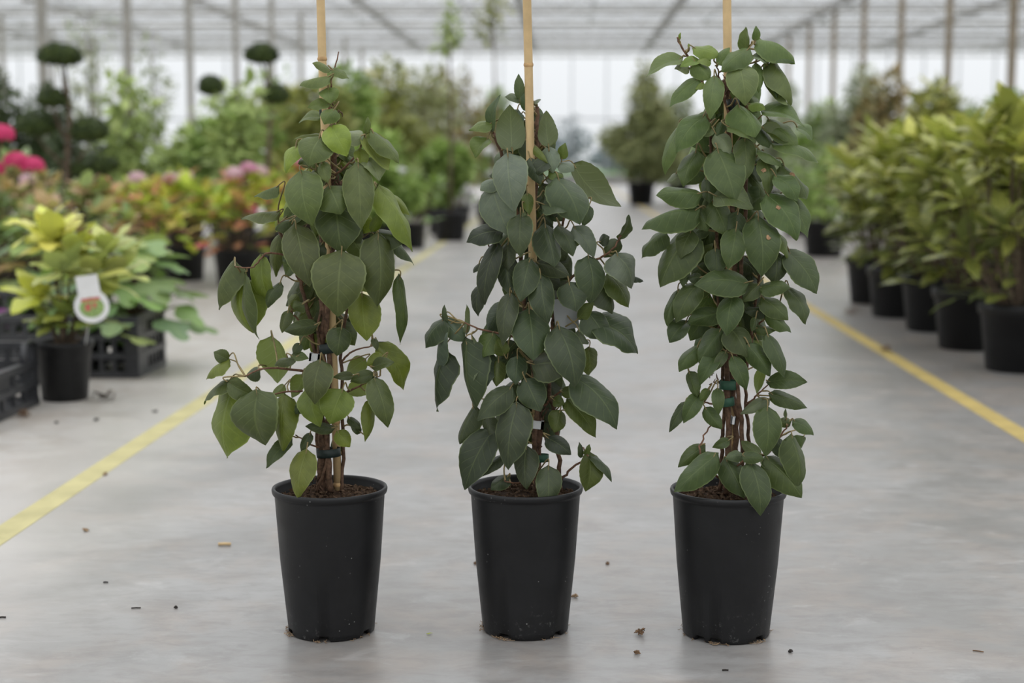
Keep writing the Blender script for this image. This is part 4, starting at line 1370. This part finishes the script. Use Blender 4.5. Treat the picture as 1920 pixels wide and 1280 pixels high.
# ---- left vine
make_vine('left vine in tall black pot, loosest, with lime lower leaves and bare lower stems', (622, 1180), (V1A, V1B), T1,
          [(612, 920), (610, 480), (618, 240), (612, 110)],
          [(0.0085, 0.0045, [(602, 925, 0.0), (604, 840, 0.01), (600, 720, 0.005), (606, 600, 0.01), (602, 470, 0.0), (622, 330, 0.0), (628, 250, 0.0)]),
           (0.0055, 0.0035, [(618, 922, 0.015), (612, 800, 0.02), (618, 680, 0.018), (612, 560, 0.015), (630, 430, 0.01), (640, 340, 0.0)]),
           (0.0045, 0.0025, [(610, 925, -0.02), (594, 800, -0.01), (588, 640, -0.01), (566, 540, 0.0), (545, 480, 0.0), (520, 420, 0.0)]),
           (0.0030, 0.0022, [(594, 922, 0.012), (612, 860, 0.020), (596, 780, 0.018), (614, 700, 0.016), (596, 620, 0.016), (612, 540, 0.012)]),
           (0.0035, 0.0022, [(640, 922, -0.01), (644, 820, -0.01), (640, 690, 0.0), (648, 600, 0.0), (680, 500, 0.0), (715, 400, 0.0)])],
          [(0.0022, 0.0012, [(628, 330, 0.02), (668, 290, 0.03), (682, 258, 0.03)]),
           (0.0022, 0.0010, [(625, 260, 0.01), (618, 200, 0.01), (622, 150, 0.01), (636, 97, 0.0)]),
           (0.0024, 0.0012, [(565, 695, 0.01), (520, 690, 0.03), (488, 692, 0.04), (460, 705, 0.05)]),
           (0.0020, 0.0010, [(568, 733, 0.02), (530, 735, 0.03), (500, 745, 0.04)]),
           (0.0022, 0.0010, [(640, 680, 0.0), (662, 658, 0.01), (700, 648, 0.01)]),
           (0.0022, 0.0010, [(640, 740, 0.01), (680, 720, 0.02), (712, 705, 0.02)]),
           (0.0020, 0.0010, [(545, 480, 0.0), (500, 475, 0.02), (475, 500, 0.03), (440, 500, 0.03)]),
           (0.0020, 0.0010, [(588, 640, 0.0), (560, 600, 0.0), (545, 585, 0.01), (560, 575, 0.01)]),
           (0.0018, 0.0010, [(604, 840, 0.01), (575, 830, 0.02), (555, 815, 0.02)]),
           (0.0024, 0.0010, [(680, 500, 0.0), (700, 440, 0.02), (715, 350, 0.02)])],
          [(634, 925, -0.012), (626, 700, -0.006), (610, 260, 0.010), (604, 105, 0.014), (601, -5, 0.017)],
          dict(node=110, bands=[(607, 208, 17, 15, 0.012, 'tie_dark'), (616, 848, 46, 16, 0.008, 'tie_dark'), (618, 652, 40, 18, 0.010, 'tie_dark')],
               clips=[(590, 670, 20, 15, 0.020, 'clip')]),
          11, [(30, 235), (95, 330), (120, 430), (110, 560), (50, 620)], 70, [(625, 345, 0.01, 40, 16), (630, 215, 0.0, 14, 10), (600, 900, 0.01, 20, 10)])

# ---- middle vine
make_vine('middle vine in tall black pot, darkest grey-green, dense nearly down to the rim', (985, 1178), (V2C, V2D), T2,
          [(1000, 920), (995, 600), (995, 400), (985, 180)],
          [(0.0065, 0.0035, [(1005, 925, 0.0), (1010, 820, 0.01), (1000, 700, 0.0), (996, 560, 0.0), (1000, 420, 0.0), (1008, 280, 0.0), (1006, 200, 0.0)]),
           (0.0050, 0.0028, [(1016, 925, 0.02), (1002, 830, 0.02), (1010, 720, 0.02), (985, 600, 0.01), (975, 450, 0.0), (955, 330, 0.0), (925, 250, 0.0)]),
           (0.0042, 0.0022, [(1048, 920, 0.01), (1048, 850, 0.02), (1040, 780, 0.02), (1030, 730, 0.01), (1035, 620, 0.0), (1055, 540, 0.0), (1110, 490, 0.0)]),
           (0.0040, 0.0022, [(990, 925, -0.02), (1004, 800, -0.02), (1012, 650, -0.02), (1030, 520, -0.02), (1060, 400, -0.01)])],
          [(0.0026, 0.0012, [(1004, 640, 0.0), (960, 630, 0.02), (905, 618, 0.03), (870, 605, 0.03)]),
           (0.0022, 0.0010, [(1020, 760, 0.01), (1050, 735, 0.02), (1090, 725, 0.02)]),
           (0.0026, 0.0012, [(1045, 905, 0.01), (1070, 880, 0.02), (1100, 855, 0.03), (1092, 838, 0.03)]),
           (0.0022, 0.0010, [(1110, 490, 0.0), (1140, 475, 0.01), (1160, 450, 0.01), (1163, 440, 0.01)]),
           (0.0022, 0.0010, [(925, 250, 0.0), (920, 225, 0.0), (930, 190, 0.0)]),
           (0.0020, 0.0010, [(960, 520, 0.0), (930, 480, 0.03), (905, 440, 0.03)]),
           (0.0020, 0.0010, [(1000, 900, 0.02), (965, 905, 0.05), (945, 900, 0.06)])],
          [(1008, 925, -0.030), (1003, 640, 0.0), (996, 370, 0.030), (991, 125, 0.057), (988, -5, 0.070)],
          dict(node=120, bands=[(1014, 858, 30, 14, 0.012, 'tie')], clips=[(1006, 796, 28, 15, 0.024, 'clip')], cards=[(1061, 588, 46, 58, 0.01)]),
          12, [(40, 200), (85, 300), (105, 420), (110, 560), (105, 700), (60, 800)], 100, [(1012, 790, 0.015, 34, 26), (1010, 265, 0.0, 10, 10)])

# ---- right vine
make_vine('right vine in tall black pot, the tallest, with a full column of mid-green leaves', (1361, 1185), (V3E, V3F), T3,
          [(1368, 920), (1372, 600), (1368, 300), (1370, 100)],
          [(0.0060, 0.0032, [(1362, 925, 0.02), (1366, 820, 0.02), (1362, 720, 0.01), (1372, 600, 0.0), (1378, 480, 0.0), (1370, 350, 0.0), (1366, 220, 0.0), (1358, 150, 0.0)]),
           (0.0052, 0.0026, [(1375, 925, 0.0), (1380, 820, 0.0), (1374, 700, 0.0), (1385, 560, 0.0), (1395, 420, 0.0), (1400, 260, 0.0), (1395, 120, 0.0)]),
           (0.0045, 0.0024, [(1388, 925, 0.015), (1392, 820, 0.02), (1384, 720, 0.02), (1368, 600, 0.015), (1345, 460, 0.0), (1335, 300, 0.0), (1325, 170, 0.0)]),
           (0.0040, 0.0022, [(1350, 920, -0.01), (1354, 830, 0.0), (1358, 740, 0.0), (1350, 640, 0.0), (1340, 520, 0.0)]),
           (0.0036, 0.0020, [(1400, 920, -0.01), (1404, 830, -0.01), (1398, 740, -0.01), (1408, 640, -0.01), (1425, 500, 0.0), (1440, 380, 0.0)])],
          [(0.0026, 0.0016, [(1325, 170, 0.0), (1305, 130, 0.01), (1285, 100, 0.01), (1270, 70, 0.01)]),
           (0.0022, 0.0010, [(1366, 220, 0.01), (1350, 150, 0.02), (1345, 120, 0.02)]),
           (0.0022, 0.0010, [(1395, 120, 0.0), (1402, 95, 0.01), (1415, 75, 0.01)]),
           (0.0024, 0.0012, [(1354, 900, 0.03), (1320, 870, 0.05), (1314, 830, 0.05), (1335, 793, 0.03)]),
           (0.0024, 0.0012, [(1396, 860, 0.0), (1440, 850, 0.02), (1465, 815, 0.02), (1478, 795, 0.02)]),
           (0.0022, 0.0010, [(1400, 760, 0.0), (1420, 740, 0.02), (1442, 720, 0.02)]),
           (0.0020, 0.0010, [(1358, 760, 0.0), (1325, 755, 0.02), (1300, 745, 0.02)]),
           (0.0020, 0.0010, [(1362, 880, 0.03), (1340, 866, 0.06), (1335, 850, 0.06)]),
           (0.0020, 0.0010, [(1375, 880, 0.03), (1395, 862, 0.07), (1400, 850, 0.07)]),
           (0.0022, 0.0010, [(1408, 640, 0.0), (1430, 600, 0.02), (1450, 590, 0.02)])],
          [(1372, 925, -0.01), (1370, 640, -0.01), (1366, 300, -0.01), (1364, 90, -0.01), (1363, -5, -0.01)],
          dict(node=-40, bands=[(1367, 721, 36, 17, 0.014, 'tie'), (1362, 753, 30, 16, 0.016, 'tie'), (1375, 195, 24, 20, 0.005, 'tie_dark')], clips=[(1375, 788, 8, 14, 0.028, 'clip')]),
          13, [(40, 130), (95, 220), (120, 330), (125, 450), (100, 560), (75, 660)], 110, [(1366, 170, 0.01, 24, 14), (1340, 710, 0.01, 12, 10)])


# ------------------------------------------------------------------ litter on the floor
def litter(name, label, px, py, build, mat, cat='debris', group=None, rz=0.0):
    p = floor_at(px, py)
    mb = MB(); build(mb, p.y / FPX)
    o = link(name, mb.mesh(name, M[mat]), None, (p.x, p.y, 0.0005), (0, 0, rz))
    tag(o, label, cat, group)


rl = random.Random(31)


def clump(mb, k, s=12):
    for i in range(16):
        a = rl.uniform(0, 6.28)
        p = Vector((rl.gauss(0, 0.35), rl.gauss(0, 0.25), abs(rl.gauss(0.25, 0.2)) + 0.08)) * s * k
        u = Vector((math.cos(a), math.sin(a), rl.uniform(-0.2, 0.7))) * s * k * rl.uniform(0.3, 0.7)
        q0 = p - u; q1 = p + u
        q0.z = max(q0.z, 0.0012); q1.z = max(q1.z, 0.0012)
        mb.tube([q0, p + Vector((0, 0, 0.2 * s * k)), q1], [0.0006, 0.0022, 0.0005], 5)


def stick(n, r):
    def f(mb, k):
        mb.tube([(-n / 2 * k, 0, r), (0, 0.001, r * 1.1), (n / 2 * k, 0, r)], r, 8)
    return f


litter('dried_leaf_clump', 'dark dried leaf clump between the middle and right pots', 1200, 1190, clump, 'dry')
litter('dried_leaf_clump', 'small brown dried clump just in front of the larger dark clump', 1194, 1226, lambda m, k: clump(m, k, 7), 'dry')
litter('cane_offcut', 'short pale cane offcut lying left of the left pot', 421, 1023, stick(24, 0.0035), 'bamboo', rz=0.04)
litter('twig', 'thin dark twig on the floor left of the left pot', 255, 1141, stick(18, 0.0012), 'dark_twig', rz=0.15)
litter('twig', 'dark twig fragment at the left frame edge', 4, 1159, stick(14, 0.0016), 'dark_twig', rz=0.1)
litter('twig', 'short dark crumb on the floor behind the thin dark twig', 198, 1093, stick(9, 0.0015), 'dark_twig')
litter('twig', 'dark crumb right of the thin dark twig', 330, 1140, lambda m, k: clump(m, k, 4), 'dark_twig')
litter('twig', 'thin brown twig near the right frame edge', 1834, 1222, stick(20, 0.001), 'dry', rz=-0.35)
litter('dry_crumb', 'brown curled crumb left of the middle pot', 892, 1058, lambda m, k: clump(m, k, 5), 'dry')
litter('dry_crumb', 'brown curl touching the floor right of the middle pot', 1078, 1120, lambda m, k: clump(m, k, 7), 'root')
litter('dry_crumb', 'dark crumb behind and between the middle and right pots', 1139, 1058, lambda m, k: clump(m, k, 4), 'dry')
litter('dry_crumb', 'dark crumb in front of and right of the right pot', 1482, 1223, lambda m, k: clump(m, k, 5), 'dark_twig')
litter('dry_crumb', 'flat dark flake in front of the right pot', 1360, 1258, stick(12, 0.0014), 'dark_twig')
litter('dry_crumb', 'tan crumb on the floor beside the left yellow line', 160, 996, lambda m, k: clump(m, k, 6), 'root')
litter('dry_crumb', 'tan crumb lying on the left yellow line', 196, 891, lambda m, k: clump(m, k, 5), 'root')
litter('dry_crumb', 'grey crumb between the left yellow line and the crates', 292, 773, lambda m, k: clump(m, k, 5), 'dark_twig')
litter('dry_crumb', 'grey crumb on the floor left of the left yellow line, middle of three', 180, 789, lambda m, k: clump(m, k, 5), 'dark_twig')
litter('dry_crumb', 'grey crumb on the floor nearest the open crate', 105, 794, lambda m, k: clump(m, k, 4), 'dark_twig')
litter('dry_crumb', 'brown leaf scrap lying on the right yellow line', 1662, 660, lambda m, k: clump(m, k, 14), 'dry')
litter('dry_crumb', 'heap of brown leaves under the far end of the right-hand row', 1598, 590, lambda m, k: clump(m, k, 16), 'dry')
litter('soil_spill', 'spilled soil beside the pot of the yellow-leaved shrub', 192, 752, lambda m, k: clump(m, k, 22), 'soil')
litter('soil_spill', 'loose soil crumbs at the foot of the open crate', 45, 782, lambda m, k: clump(m, k, 18), 'dry')
p = floor_at(800, 1190)
g = leaf_geo(0.012, 0.006, rl, 8, 4)
o = link('leaf_scrap', g.mesh('leaf_scrap', M['broad_leaf']), None, (p.x, p.y, 0.002), (0, 0, 0.5), (0.36, 0.40, 0.08))
tag(o, 'tiny yellow-green leaf scrap on the floor between left and middle pots', 'leaf')
